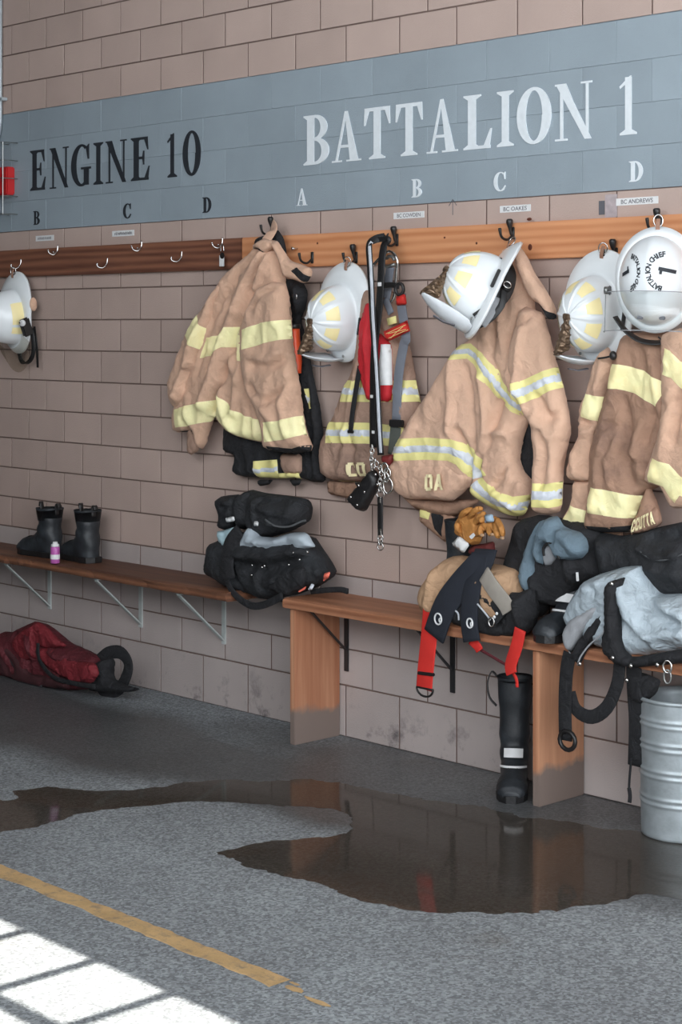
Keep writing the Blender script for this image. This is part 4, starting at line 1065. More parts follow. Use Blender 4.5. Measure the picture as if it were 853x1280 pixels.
strap('strap', A5((424,290),(424,340),(440,450),(432,480),(412,600),(404,765)), [.11,.115,.125,.12,.12,.12], 12.2, .004, M_gweb, hn)
h2 = Cloth('red_pad', A5((402,296),(438,290),(444,330),(404,334)), .122, .012, .015, [], M_red, hn, seed=53, noise=.001)
h3 = Cloth('red_pad', A5((357,430),(445,388),(456,428),(370,470)), .135, .014, .015, [], M_red, hn, seed=54, noise=.001, sm=0)
for l_ in (A5((372,438),(440,405)), A5((378,455),(446,424)), A5((378,438),(442,422)), A5((384,455),(436,408))):
    bm = bmesh.new(); tube(bm, [h3.at(*p, .001) for p in [(l_[0][0]+(l_[1][0]-l_[0][0])*k/5, l_[0][1]+(l_[1][1]-l_[0][1])*k/5) for k in range(6)]], .0012, 5); put('stitching', bm, M_yel2, h3.obj)
h4 = Cloth('red_pouch', A5((300,318),(280,370),(268,430),(266,560),(285,640),(304,692),(384,692),(392,625),(388,480),(350,440),(325,430),(320,330)), .10, .025, .035, [(A5((300,340),(290,500),(310,680)),.012,.010)], mat('bright_red_nylon', (196,34,44), .7, .1, 9, .25, 300), hn, seed=55)
h4.patch('label', A5((350,478),(388,476),(384,630),(346,630)), M_paper, .006)
strap('tail', A5((268,560),(252,660),(240,740),(234,800)), .115, 5.6, .004, M_black, hn)
bm = bmesh.new(); obox(bm, wall_pt(*A5((234,803))[0], .115), V3((1,0,0)), V3((0,1,0)), V3((0,0,1)), .017, .004, .006, .002); put('tail_stop', bm, M_hook, hn)
bm = bmesh.new(); obox(bm, wall_pt(*A5((405,772))[0], .125), V3((1,0,0)), V3((0,1,0)), V3((0,0,1)), .036, .008, .014, .003); put('buckle', bm, M_hook, hn)
strap('lower_strap', A5((402,785),(398,830),(392,890)), .118, 13, .004, M_ggreen, hn)
strap('strap_adjuster', A5((372,395),(404,385)), .12, 9, .005, M_yel2, hn)

# ------------------------------------------------------------------ helmets
def helmet(name, label, c, D, B, style='ridged', size=1.0, brim=(.050,.040,.088), group='white fire helmets hanging by their rear brim'):
    """c = centre of the brim plane; D = out of the crown; B = towards the rear brim"""
    D = V3(D).normalized(); B = V3(B); B = (B-D*B.dot(D)).normalized(); S = D.cross(B)
    c = V3(c); a_s, a_b, H = .108*size, .136*size, .150*size
    root = thing(name, label, 'helmet', tuple(c), group)
    def surf(phi, rho, off=0.0):
        """phi measured from the front; rho 0 at the crown, 1 at the brim"""
        x = math.sin(phi)*a_s*rho; b = -math.cos(phi)*a_b*rho
        z = H*math.sqrt(max(0, 1-min(rho,1)**2.25))
        if style == 'ridged':
            k = (phi/(PI/4)) % 1.0; k = min(k, 1-k)
            g = math.exp(-(k/.07)**2)*.006*math.sin(PI*min(1, rho*1.02))**.7*size + .010*size*abs(math.sin(phi*4))*0
            n = V3((x/a_s**2, b/a_b**2, max(z,.01)/H**2)).normalized()
            x += n.x*(g+off); b += n.y*(g+off); z += n.z*(g+off)
        else:
            n = V3((x/a_s**2, b/a_b**2, max(z,.01)/H**2)).normalized()
            g = .008*size*math.exp(-(x/.022)**2)*min(1, z/.05)
            x += n.x*off; b += n.y*off; z += n.z*off + g
        return c + S*x + B*b + D*z
    bm = bmesh.new(); N = 96; M = 18; top = bm.verts.new(surf(0, 0)); prev = None
    for j in range(1, M+1):
        rho = math.sin(PI/2*j/M)
        r = [bm.verts.new(surf(2*PI*k/N, rho)) for k in range(N)]
        for k in range(N):
            if prev: bm.faces.new((prev[k], r[k], r[(k+1)%N], prev[(k+1)%N]))
            else: bm.faces.new((top, r[k], r[(k+1)%N]))
        prev = r
    # brim: grows from the dome edge, long and turned down at the back
    def brim_pt(phi, t, dz=0):
        f, s, b_ = brim
        cc = math.cos(phi)
        ext = (s + (f-s)*max(0, cc)**2 + (b_-s)*max(0, -cc)**1.1)*size
        x = math.sin(phi)*(a_s+ext*t); y = -cc*(a_b+ext*t)
        z = -.010*t*size - .030*size*t*t*max(0, -cc)**2 - .008*size*t*t*max(0, cc)**2 + .006*math.sin(PI*t)*size
        return c + S*x + B*y + D*(z+dz)
    for t in (.12, .35, .6, .85, .97, 1.0):
        r = [bm.verts.new(brim_pt(2*PI*k/N, t)) for k in range(N)]
        for k in range(N): bm.faces.new((prev[k], r[k], r[(k+1)%N], prev[(k+1)%N]))
        prev = r
    for t, dz in ((1.0,-.009),(.93,-.010),(.90,-.004),(.4,-.005),(.0,-.006)):
        r = [bm.verts.new(brim_pt(2*PI*k/N, t, dz*size)) for k in range(N)]
        for k in range(N): bm.faces.new((prev[k], r[k], r[(k+1)%N], prev[(k+1)%N]))
        prev = r
    put('shell', bm, M_white, root, True)
    bm = bmesh.new(); pv = None                         # inner shell
    for j in range(1, 8):
        rho = math.sin(PI/2*j/7)
        r = [bm.verts.new(c+(surf(2*PI*k/32, rho)-c)*.93) for k in range(32)]
        if pv:
            for k in range(32): bm.faces.new((pv[k], r[k], r[(k+1)%32], pv[(k+1)%32]))
        else: bm.faces.new(r)
        pv = r
    put('liner', bm, M_hook, root, True)
    def patch(nm, phis, rhos, m, off=.0022, n=7):
        """phis/rhos: corner quad (in rho, wide) -> (out rho, narrow)"""
        b2 = bmesh.new(); g = []
        (p0, p1), (q0, q1) = phis; r0, r1 = rhos
        for i in range(n+1):
            t = i/n; rho = r0+(r1-r0)*t; a = p0+(q0-p0)*t; b_ = p1+(q1-p1)*t
            g.append([b2.verts.new(surf(a+(b_-a)*k/n, rho, off)) for k in range(n+1)])
        for i in range(n):
            for k in range(n): b2.faces.new((g[i][k], g[i+1][k], g[i+1][k+1], g[i][k+1]))
        return put(nm, b2, m, root, True)
    bp = brim_pt(PI, .80)                               # hanging ring on the rear brim
    bm = bmesh.new(); q = bp + B*.022*size + D*.004
    tube(bm, [q + B*(.020*math.cos(t)) + (S*.9+D*.4).normalized()*(.016*math.sin(t)) for t in np.linspace(0, 2*PI, 20, endpoint=False)], .0024, 7, True); put('hanging_ring', bm, M_chrome, root, True)
    bm = bmesh.new(); ribbon(bm, [bp-B*.012+D*.010, bp+D*.012, bp+B*.020+D*.008, bp+B*.03+D*.002], .014, .004, S); put('ring_tab', bm, mat('brown_leather_tab', (150,112,92), .6) if 'brown_leather_tab' not in MATS else MATS['brown_leather_tab'], root)
    return dict(root=root, surf=surf, brim=brim_pt, patch=patch, D=D, B=B, S=S, c=c, size=size, H=H, a_s=a_s, a_b=a_b)

def dress_ridged(h, sides):
    """cream patches between the ridges, bronze eagle holder, white front piece"""
    k = PI/8
    for i in sides:
        m_ = k + i*PI/4
        h['patch']('reflective_patch', ((m_-.20, m_+.20), (m_-.26, m_+.26)), (.60, .87), M_cream)
    c, D, B, S, z = h['c'], h['D'], h['B'], h['S'], h['size']
    P = lambda s, b, d: c + S*(s*z) + B*(b*z) + D*(d*z)
    # eagle holder: ribbed bronze blade from the crown to the tip of the front piece
    bm = bmesh.new(); n = 10
    up = [(-.002,.160),(-.030,.168),(-.060,.180),(-.090,.192),(-.118,.205),(-.130,.206)]
    lo = [(.004,.150),(-.030,.146),(-.060,.142),(-.088,.140),(-.112,.140),(-.128,.192)]
    up = [(v.x,v.y) for v in smooth_path([V3((a,b,0)) for a,b in up],4)]; lo = [(v.x,v.y) for v in smooth_path([V3((a,b,0)) for a,b in lo],4)]
    L_ = []; R_ = []
    for i, (u, w) in enumerate(zip(up, lo)):
        th = .006 + .004*math.sin(i*1.7) + .010*math.sin(PI*i/len(up)); 
        row = []
        for t in (0, .25, .5, .75, 1):
            b_ = u[0]+(w[0]-u[0])*t; d_ = u[1]+(w[1]-u[1])*t
            row.append((b_, d_, th*(.5+.8*math.sin(PI*t))+.003*math.cos(i*2.3+t*9)))
        L_.append([bm.verts.new(P(-q[2], q[0], q[1])) for q in row]); R_.append([bm.verts.new(P(q[2], q[0], q[1])) for q in row])
    for G_, fl in ((L_,0),(R_,1)):
        for i in range(len(G_)-1):
            for t in range(4): bm.faces.new((G_[i][t], G_[i+1][t], G_[i+1][t+1], G_[i][t+1]))
    for i in range(len(L_)-1):
        bm.faces.new((L_[i][0], R_[i][0], R_[i+1][0], L_[i+1][0])); bm.faces.new((L_[i][4], L_[i+1][4], R_[i+1][4], R_[i][4]))
    bm.faces.new([L_[0][t] for t in range(5)]+[R_[0][t] for t in range(4,-1,-1)]); bm.faces.new([L_[-1][t] for t in range(5)]+[R_[-1][t] for t in range(4,-1,-1)])
    put('eagle_holder', bm, M_bronze, h['root'], False, 'bronze eagle front holder')
    bm = bmesh.new(); obox(bm, P(0,.002,.158), S, B, D, .012*z, .010*z, .008*z, .003); put('holder_clip', bm, M_bronze, h['root'])
    # front piece: shield-shaped leather plate from the brim up to the eagle's beak
    bm = bmesh.new(); rows = []
    prof = [(0,.036),(.12,.052),(.35,.056),(.6,.050),(.8,.034),(.93,.018),(1.0,.008)]
    for t, hw in prof:
        b_ = -.178+( -.130+.178)*t - .018*math.sin(PI*t); d_ = -.004+.204*t
        rows.append([(s*hw, b_ + .035*(s*s)*(hw/.056)**2*.6, d_) for s in (-1,-.5,0,.5,1)])
    fr = [[bm.verts.new(P(*q)) for q in r] for r in rows]; bk = [[bm.verts.new(P(q[0], q[1]+.005, q[2])) for q in r] for r in rows]
    for i in range(len(rows)-1):
        for t in range(4):
            bm.faces.new((fr[i][t], fr[i][t+1], fr[i+1][t+1], fr[i+1][t])); bm.faces.new((bk[i][t], bk[i+1][t], bk[i+1][t+1], bk[i][t+1]))
        bm.faces.new((fr[i][0], fr[i+1][0], bk[i+1][0], bk[i][0])); bm.faces.new((fr[i][4], bk[i][4], bk[i+1][4], fr[i+1][4]))
    for t in range(4):
        bm.faces.new((fr[0][t], bk[0][t], bk[0][t+1], fr[0][t+1])); bm.faces.new((fr[-1][t], fr[-1][t+1], bk[-1][t+1], bk[-1][t]))
    sp = put('front_piece', bm, M_shield, h['root'], True, 'white leather front piece')
    bm = bmesh.new(); ribbon(bm, [P(-.02,-.188,.05), P(-.01,-.192,.09), P(.0,-.184,.13)], .012*z, .004, S); put('front_piece_trim', bm, M_print, h['root'])
    for s in (-1, 1):
        bm = bmesh.new(); ellipsoid(bm, P(.05*s,-.148,.012), S*.006, B*.006, D*.004, 6); put('rivet', bm, M_steel, h['root'], True)
    # slotted black clip on each side of the brim
    for s in (-1, 1):
        q0 = h['brim'](s*1.75, .55); q1 = h['brim'](s*1.30, .55)
        bm = bmesh.new(); obox(bm, (q0+q1)/2+D*.006, (q1-q0).normalized(), ((q1-q0).normalized()).cross(D), D, (q1-q0).length/2, .006, .006, .002); put('side_clip', bm, M_hook, h['root'])

# second from the left: crown out from the wall, rear brim up
hA = helmet('fire_helmet', 'white ridged fire helmet with cream patches, hanging upright next to the leftmost coat', wall_pt(425, 397, .085), (-.06,-1,-.10), (.22,-.10,1))
dress_ridged(hA, range(8))
# tilted helmet on coat 3, seen almost from its side
DB = (-R*.86+U*.46-F*.10)
hB = helmet('fire_helmet', 'white ridged fire helmet hanging tilted over the OA coat, black chinstrap showing', wall_pt(606, 363, .24), DB, R*.40+U*.80+F*.42, size=1.02)
dress_ridged(hB, range(8))
c, D, B, S = hB['c'], hB['D'], hB['B'], -hB['S']
bm = bmesh.new(); ribbon(bm, smooth_path([c+B*.12+S*.06-D*.010, c+B*.06+S*.085-D*.045, c-B*.02+S*.088-D*.055, c-B*.10+S*.07-D*.03, c-B*.14+S*.04-D*.008], 5), .05, .006, D); put('ear_flap', bm, M_hook, hB['root'], True)
bm = bmesh.new(); ribbon(bm, smooth_path([c-B*.01+S*.10-D*.045, c-B*.07+S*.095-D*.06, c-B*.13+S*.06-D*.045, c-B*.165+S*.02-D*.012], 5), .024, .005, D*.8+B*.5); put('chin_strap', bm, M_leather, hB['root'], True)
bm = bmesh.new(); tube(bm, [c+B*.0+S*.09-D*.05, c+B*.0+S*.115-D*.05], .018, 16); put('strap_buckle', bm, M_hook, hB['root'], True)
bm = bmesh.new(); tube(bm, [c+B*.0+S*.118-D*.045+B*(.012*math.cos(t))+D*(.014*math.sin(t)) for t in np.linspace(0,2*PI,14,endpoint=False)], .0028, 6, True); put('buckle_ring', bm, M_chrome, hB['root'], True)
bm = bmesh.new(); ribbon(bm, smooth_path([c-B*.05+S*.09-D*.03, c-B*.10+S*.08-D*.035, c-B*.15+S*.05-D*.02],4), .055, .004, D); put('ear_cover', bm, M_greylin, hB['root'], True)
# helmet left of the visored one
hC = helmet('fire_helmet', 'white ridged fire helmet with cream patches, partly behind the visored helmet', wall_pt(745, 392, .10), (-.02,-1,-.08), (.14,-.08,1))
dress_ridged(hC, range(8))

# visored helmet at the right edge, crown towards the viewer
hD = helmet('fire_helmet', 'smooth white fire helmet with clear visor, lettered BATTALION CHIEF 1, at the right edge', wall_pt(820, 351, .20), (-R*.30-F*.93+U*.06), (U+R*.02), style='smooth', size=1.10, brim=(.022,.016,.034))
c, D, B, S = hD['c'], hD['D'], hD['B'], hD['S']
def on_dome(h, s, b, off=.0025):
    rho = math.hypot(s/h['a_s'], b/h['a_b']); phi = math.atan2(s/h['a_s'], -b/h['a_b'])
    return h['surf'](phi, min(rho,.999), off)
def dome_text(h, ch, s, b, ang, hgt, m, nm='lettering', bold=.02):
    bm = text_mesh(ch, bold)
    bmesh.ops.subdivide_edges(bm, edges=bm.edges, cuts=2)
    wd = hgt*{'I':.28,'1':.45,' ':.3,'N':.85,'O':.95,'A':.85,'B':.7,'T':.75,'L':.6,'C':.85,'H':.8,'E':.62,'F':.6}.get(ch,.7)
    for v in bm.verts:
        u, t = (v.co.x-.5)*wd, (v.co.y-.5)*hgt
        v.co = on_dome(h, s+u*math.cos(ang)-t*math.sin(ang), b+u*math.sin(ang)+t*math.cos(ang))
    return put(nm, bm, m, h['root'])
sgn = 1 if S.dot(R) > 0 else -1
def deg(a): return math.radians(a)
def word_ring(cx, cb, a0, a1, r_, k):
    """words on a round sticker, letters' feet towards its centre; k squeezes the side that curves away"""
    n = 'BATTALION CHIEF'
    for i, ch in enumerate(n):
        if ch == ' ': continue
        a = deg(a0+(a1-a0)*i/(len(n)-1)); x0 = r_*math.cos(a); b0 = cb+r_*math.sin(a); ang = a-PI/2
        bm = text_mesh(ch, .03); bmesh.ops.subdivide_edges(bm, edges=bm.edges, cuts=1)
        hgt = .0185; wd = hgt*{'I':.25,'N':.8,'O':.95,'A':.8,'B':.62,'T':.7,'L':.52,'C':.82,'H':.75,'E':.55,'F':.52}[ch]
        for v in bm.verts:
            u, t = (v.co.x-.5)*wd, (v.co.y-.5)*hgt
            v.co = on_dome(hD, sgn*(cx+(x0+u*math.cos(ang)-t*math.sin(ang))*k), b0+u*math.sin(ang)+t*math.cos(ang))
        put('lettering', bm, M_letterB, hD['root'])
def lying_one(cx, cb, ang, L_, w_, k):
    bm = bmesh.new()
    def pt(u, t): return on_dome(hD, sgn*(cx+(u*math.cos(ang)-t*math.sin(ang))*k), cb+u*math.sin(ang)+t*math.cos(ang), .003)
    for x0, y0, x1, y1 in ((-w_/2,-L_/2,w_/2,L_/2),(-w_*1.45,L_*.26,-w_*.5,L_*.42)):
        g = [[bm.verts.new(pt(x0+(x1-x0)*i/4, y0+(y1-y0)*j/8)) for i in range(5)] for j in range(9)]
        for j in range(8):
            for i in range(4): bm.faces.new((g[j][i], g[j][i+1], g[j+1][i+1], g[j+1][i]))
    put('numeral', bm, M_letterB, hD['root'])
word_ring(.052, .018, 252, 100, .058, .92)
lying_one(.056, .022, deg(82), .056, .012, .92)
word_ring(-.066, .014, 78, -76, .055, .62)
lying_one(-.078, .014, deg(-78), .052, .012, .5)
# clear face visor swung up over the front of the dome
bm = bmesh.new(); g0 = []
for i in range(25):
    t = deg(-88+176*i/24)
    row = []
    for b in (-.048, -.112, -.176):
        s_ = .162*math.sin(t); d_ = .015+.165*math.cos(t)**.8 if math.cos(t) > 0 else .015
        row.append(bm.verts.new(c + S*s_ + B*b + D*d_))
    g0.append(row)
for i in range(24):
    for k in range(2): bm.faces.new((g0[i][k], g0[i][k+1], g0[i+1][k+1], g0[i+1][k]))
for b in (-.048, -.176):
    e = bmesh.new(); tube(e, [c + S*(.162*math.sin(deg(t))) + B*b + D*(.015+.165*max(0, math.cos(deg(t)))**.8) for t in range(-88, 89, 8)], .0016, 6); put('visor_edge', e, M_greylin, hD['root'], True)
for s in (-1, 1):
    e = bmesh.new(); tube(e, [c+S*(.162*s)+B*-.048+D*.02, c+S*(.162*s)+B*-.176+D*.02], .0016, 6); put('visor_edge', e, M_greylin, hD['root'], True)
o = put('visor', bm, M_visor, hD['root'], True, 'clear curved visor')
sm_ = o.modifiers.new('thickness', 'SOLIDIFY'); sm_.thickness = .0025
for s in (-1, 1):
    bm = bmesh.new(); q = c + S*(.160*s) - B*.035 + D*.012; tube(bm, [q-S*.004*s, q+S*.008*s], .013, 16); put('visor_knob', bm, M_steel, hD['root'], True)
    bm = bmesh.new(); obox(bm, q-S*.010*s, S, B, D, .004, .016, .012, .003); put('visor_pivot', bm, M_hook, hD['root'])
bm = bmesh.new(); ribbon(bm, smooth_path([c+S*x_*1.0-B*b_-D*.02 for x_, b_ in ((-.085,.172),(-.06,.188),(-.01,.205),(.05,.198),(.10,.165),(.135,.12))], 5), .035, .005, (B*.5-D)); put('ear_flap', bm, M_hook, hD['root'], True)
for s_, b_ in ((-.035,-.135),(.035,-.135)):
    bm = bmesh.new(); q = on_dome(hD, s_, b_*.93, .004); obox(bm, q, S, B, D, .010, .006, .004, .002); put('front_clip', bm, M_print, hD['root'])

# helmet cut by the left edge
hE = helmet('fire_helmet', 'smooth white fire helmet with folded clear visor, cut by the left edge', wall_pt(16, 396, .085), (-.05,-1,-.08), (.0,-.08,1), style='smooth', size=1.0)
c, D, B, S = hE['c'], hE['D'], hE['B'], hE['S']
sg = 1 if S.x > 0 else -1
for a0, a1 in ((52,68),(74,122)):
    hE['patch']('reflective_band', ((deg(a0)*sg, deg(a1)*sg),(deg(a0)*sg, deg(a1)*sg)), (.925,1.0), M_cream)
bm = bmesh.new(); q = c+S*sg*.142-B*.050+D*.012; obox(bm, q, S, (B+D*.3).normalized(), (D-B*.3).normalized(), .012, .045, .028, .008); put('visor_pivot', bm, M_hook, hE['root'])
bm = bmesh.new(); q2 = q+B*.022+D*.022+S*sg*.008; tube(bm, [q2, q2+D*.006+S*sg*.004], .016, 18); put('visor_knob', bm, M_paper, hE['root'], True)
bm = bmesh.new(); g0 = []
for i in range(17):
    t = deg(-90+180*i/16)
    g0.append([bm.verts.new(c + S*(.135*math.sin(t)) - B*(b0+k*math.cos(t)) + D*d0) for b0, k, d0 in ((.075,.085,.035),(.10,.125,.02),(.13,.15,-.01))])
for i in range(16):
    for k in range(2): bm.faces.new((g0[i][k], g0[i][k+1], g0[i+1][k+1], g0[i+1][k]))
o = put('visor', bm, glass_mat('smoky_visor', (.90,.89,.86), .02, .15), hE['root'], True); q_ = o.modifiers.new('t', 'SOLIDIFY'); q_.thickness = .002
bm = bmesh.new(); ribbon(bm, smooth_path([c+S*sg*x_-B*b_-D*.025 for x_, b_ in ((.13,.06),(.14,.14),(.12,.20),(.06,.235),(.01,.22),(-.01,.15))], 5), .022, .004, D*.6+S); put('chin_strap', bm, M_leather, hE['root'], True)
bm = bmesh.new(); ribbon(bm, [c+S*sg*.15-B*.05-D*.03, c+S*sg*.152-B*.15-D*.035, c+S*sg*.148-B*.255-D*.035], .018, .004, S); put('strap_tail', bm, M_leather, hE['root'], True)
bm = bmesh.new(); ellipsoid(bm, c+S*sg*.155+B*.06-D*.03, S*.012, B*.035, D*.02, 8); put('ear_cover', bm, M_tan, hE['root'], True)

# ------------------------------------------------------------------ boots
def boot(name, label, toe, tdir, h, mt=M_rubber, L=.30, lean=0., reflect=True, loop='back', group=None, zbase=0., cat='boot'):
    """toe: point under the tip of the toe; tdir: direction heel to toe"""
    t = V3((tdir[0], tdir[1], 0)).normalized(); s = V3((-t.y, t.x, 0)); k = L/.33
    o = V3((toe[0], toe[1], zbase)) - t*.262*k
    root = thing(name, label, cat, tuple(o), group)
    pr = [((.078,h),(-.066,h),.064),((.076,h-.012),(-.064,h-.012),.063),((.07,.20+(h-.2)*.55),(-.058,.20+(h-.2)*.55),.058),((.064,.20),(-.056,.185),.054),((.068,.16),(-.06,.125),.052),((.088,.125),(-.07,.06),.050),((.112,.106),(-.060,.004),.049),((.142,.094),(.03,.0),.046),((.175,.086),(.10,.0),.050),((.21,.075),(.165,.0),.052),((.24,.055),(.225,.0),.045),((.256,.034),(.252,.008),.026)]
    def at(x, z, w): return o + t*(x*k + lean*max(0, z-.1)) + s*w + V3((0,0,z))
    bm = bmesh.new(); prev = None; n = 22
    pts = []
    for i in range(len(pr)-1):
        for q in range(4):
            f_ = q/4; a, b = pr[i], pr[i+1]; e = f_*f_*(3-2*f_)*.5+f_*.5
            pts.append(tuple((a[j][0]+(b[j][0]-a[j][0])*e, a[j][1]+(b[j][1]-a[j][1])*e) for j in (0,1)) + (a[2]+(b[2]-a[2])*e,))
    pts.append(pr[-1])
    for i, (fr, bk, w) in enumerate(pts):
        cx, cz = (fr[0]+bk[0])/2, (fr[1]+bk[1])/2; r = []
        wr = .004*math.sin(i*1.15)*(1 if 8 < i < 22 else .3)
        for q in range(n):
            a = 2*PI*q/n; ca, sa = math.cos(a), math.sin(a)
            ca = math.copysign(abs(ca)**.85, ca); sa = math.copysign(abs(sa)**.85, sa)
            x = cx+(fr[0]-bk[0])/2*ca; z = cz+(fr[1]-bk[1])/2*ca
            r.append(bm.verts.new(at(x+wr*ca, z, (w+wr*.6)*sa)))
        if prev:
            for q in range(n): bm.faces.new((prev[q], r[q], r[(q+1)%n], prev[(q+1)%n]))
        else:
            ins = [bm.verts.new(v.co*.86+(o+V3((0,0,h)))*.14 - V3((0,0,.06))) for v in r]
            for q in range(n): bm.faces.new((r[q], ins[q], ins[(q+1)%n], r[(q+1)%n])) if False else bm.faces.new((ins[q], r[q], r[(q+1)%n], ins[(q+1)%n]))
            bm.faces.new(ins)
        prev = r
    bm.faces.new(prev[::-1])
    put('upper', bm, mt, root, True)
    bm = bmesh.new(); so = [(-.074,.0),(-.062,.044),(.0,.053),(.06,.048),(.12,.053),(.19,.057),(.235,.045),(.264,.018)]
    ol = so + [(a, -b) for a, b in so[::-1] if b]
    ol = ol[:]; top = [bm.verts.new(at(a, .026, b)) for a, b in ol]; bot = [bm.verts.new(at(a, .0, b*.96)) for a, b in ol]
    bm.faces.new(top); bm.faces.new(bot[::-1])
    for q in range(len(ol)): bm.faces.new((top[q], bot[q], bot[(q+1)%len(ol)], top[(q+1)%len(ol)]))
    put('sole', bm, MATS['black_leather'], root)
    bm = bmesh.new(); prev = None                       # toe cap
    for fr, bk, w in pts[31:]:
        r = []
        for q in range(13):
            a = -PI/2+PI*q/12; cx, cz = (fr[0]+bk[0])/2, (fr[1]+bk[1])/2
            r.append(bm.verts.new(at(cx+((fr[0]-bk[0])/2+.004)*math.cos(a)+.002, cz+((fr[1]-bk[1])/2+.004)*math.cos(a), (w+.004)*math.sin(a))))
        if prev:
            for q in range(12): bm.faces.new((prev[q], prev[q+1], r[q+1], r[q]))
        prev = r
    bm.faces.new(prev)
    put('toe_cap', bm, mt, root, True)
    if reflect:
        for nm, zc, hw, wd in (('reflective_panel',.142,.014,.62),('reflective_piping',.100,.0035,.95)):
            bm = bmesh.new(); rows = []
            for e in (-1, 1):
                row = []
                for q in range(9):
                    a = (-1+2*q/8)*wd
                    z = zc+e*hw; xf = .066 + (max(0,.16-z))*.92 + .006; 
                    row.append(bm.verts.new(at(-.0+ (xf+.003)*math.cos(a), z-.018*(1-math.cos(a)), .060*math.sin(a))))
                rows.append(row)
            for q in range(8): bm.faces.new((rows[0][q], rows[0][q+1], rows[1][q+1], rows[1][q]))
            put(nm, bm, M_paper, root, True, 'white reflective strip')
    if loop == 'side':
        bm = bmesh.new(); ribbon(bm, smooth_path([at(.0,h-.005,-.064),at(.0,h+.012,-.085),at(.0,h-.03,-.10),at(.0,h-.08,-.092),at(.0,h-.11,-.066)],4), .024, .005, t); put('pull_loop', bm, M_hook, root, True)
    elif loop == 'back':
        for x_ in (-.06, .07):
            bm = bmesh.new(); ribbon(bm, smooth_path([at(x_,h-.03,.0),at(x_*1.05,h+.012,.004),at(x_*1.2,h+.022,.0),at(x_*1.35,h+.004,-.004)],4), .022, .006, s); put('pull_loop', bm, M_hook, root, True)
    return root
toe = flat_pt(639, 1005)
boot('rubber_boot', 'tall black fire boot with white reflective strips standing on the floor under the bench', toe, (.62,-.79), .40, lean=-.10, loop='side', group='black fire boots')
ZB = .590
toe = flat_pt(676, 804, ZB)
boot('rubber_boot', 'black fire boot with white strip, toe over the front edge of the bench', toe, (.12,-.99), .30, lean=.05, loop=None, L=.27, zbase=ZB, group='black fire boots')
toe = flat_pt(655, 775, ZB); 
boot('rubber_boot', 'plain black boot shaft upright on the bench behind the gloves', (toe.x, -.11), (1,-.02), .365, lean=0, reflect=False, loop=None, zbase=ZB, group='black fire boots', L=.27)
ZS = .574
# station boots on the shelf
toe = flat_pt(28, 698, ZS)
boot('ankle_boot', 'black ankle boot lying side-on, toe to the left, on the rough shelf', (wall_pt(27,700,.17).x, -.17), (-1,-.05), .235, reflect=False, loop='back', zbase=ZS, group='ankle boots on the shelf', L=.29)
q = wall_pt(120, 700, .15)
boot('ankle_boot', 'black ankle boot seen from its heel, beside its mate on the rough shelf', (q.x-.30, -.115), (-.99,.10), .245, reflect=False, loop='back', zbase=ZS, group='ankle boots on the shelf', L=.28)
# pink can
q = flat_pt(69, 704, ZS)
t = thing('drink_can', 'small pink and white can at the front of the rough shelf', 'can', (q.x, q.y, ZS))
bm = bmesh.new(); lathe(bm, (q.x,q.y,ZS), [(.019,.0),(.022,.004),(.022,.072),(.020,.078)], 24, True, True); put('body', bm, M_pink, t, True)
bm = bmesh.new(); lathe(bm, (q.x,q.y,ZS+.078), [(.020,.0),(.019,.010),(.012,.014),(.011,.022)], 20, True, True); put('cap', bm, M_paper, t, True)
bm = bmesh.new(); lathe(bm, (q.x,q.y,ZS+.02), [(.0223,.0),(.0225,.002),(.0225,.020),(.0223,.022)], 24, False); put('label_band', bm, M_paper, t, True)

# ------------------------------------------------------------------ red bag on the floor
rb = thing('duffel_bag', 'slumped dull red nylon bag with black straps on the floor under the shelf', 'bag', (-1.7,-.26,0))
Cloth('body', B1((-40,560),(0,552),(15,538),(50,540),(90,518),(130,500),(165,520),(230,575),(290,600),(345,628),(362,690),(355,740),(250,748),(130,735),(60,715),(20,690),(-30,680)), .26, .075, .10,
   [(B1((150,540),(180,640),(240,690),(340,720)),.02,-.03),(B1((60,560),(110,640),(110,700)),.02,-.025),(B1((160,600),(260,640),(340,660)),.022,.02),(B1((20,600),(60,680)),.018,.018),(B1((100,540),(130,610)),.02,.018),(B1((200,560),(280,620)),.014,.016)], M_dred, rb, seed=60, back=1.3, noise=.007)
Cloth('end_panel', B1((140,590),(190,600),(260,640),(340,650),(352,690),(330,722),(270,722),(210,690),(160,650)), .33, .025, .03, [], M_redbag, rb, seed=61)
Cloth('top_panel', B1((90,525),(130,502),(165,520),(215,570),(240,590),(180,600),(140,600),(150,640),(80,640),(50,600),(50,560)), .325, .02, .04, [(B1((110,530),(120,620)),.012,.012)], M_redbag, rb, seed=62)
strap('carry_strap', B1((135,580),(140,640),(190,700),(260,722),(340,735)), .36, 5, .006, M_black, rb)
strap('carry_strap', B1((355,640),(385,616),(425,612),(452,640),(455,680),(425,740),(375,752),(345,720)), [.24,.23,.22,.21,.21,.22,.24,.26], 10, .01, M_black, rb)
strap('carry_strap', B1((10,600),(40,660),(80,720),(150,742)), .34, 6, .006, M_black, rb)
Cloth('shoulder_pad', B1((340,650),(395,625),(405,650),(400,700),(440,725),(500,742),(480,752),(380,756),(330,750)), .24, .05, .04, [], M_black, rb, seed=63)
Cloth('dark_panel', B1((-30,600),(30,590),(70,640),(110,690),(240,700),(250,745),(130,735),(60,715),(0,690)), .33, .018, .03, [], mat('dark_red_nylon', (66,30,34), .8, .2, 9, .25, 250), rb, seed=64)

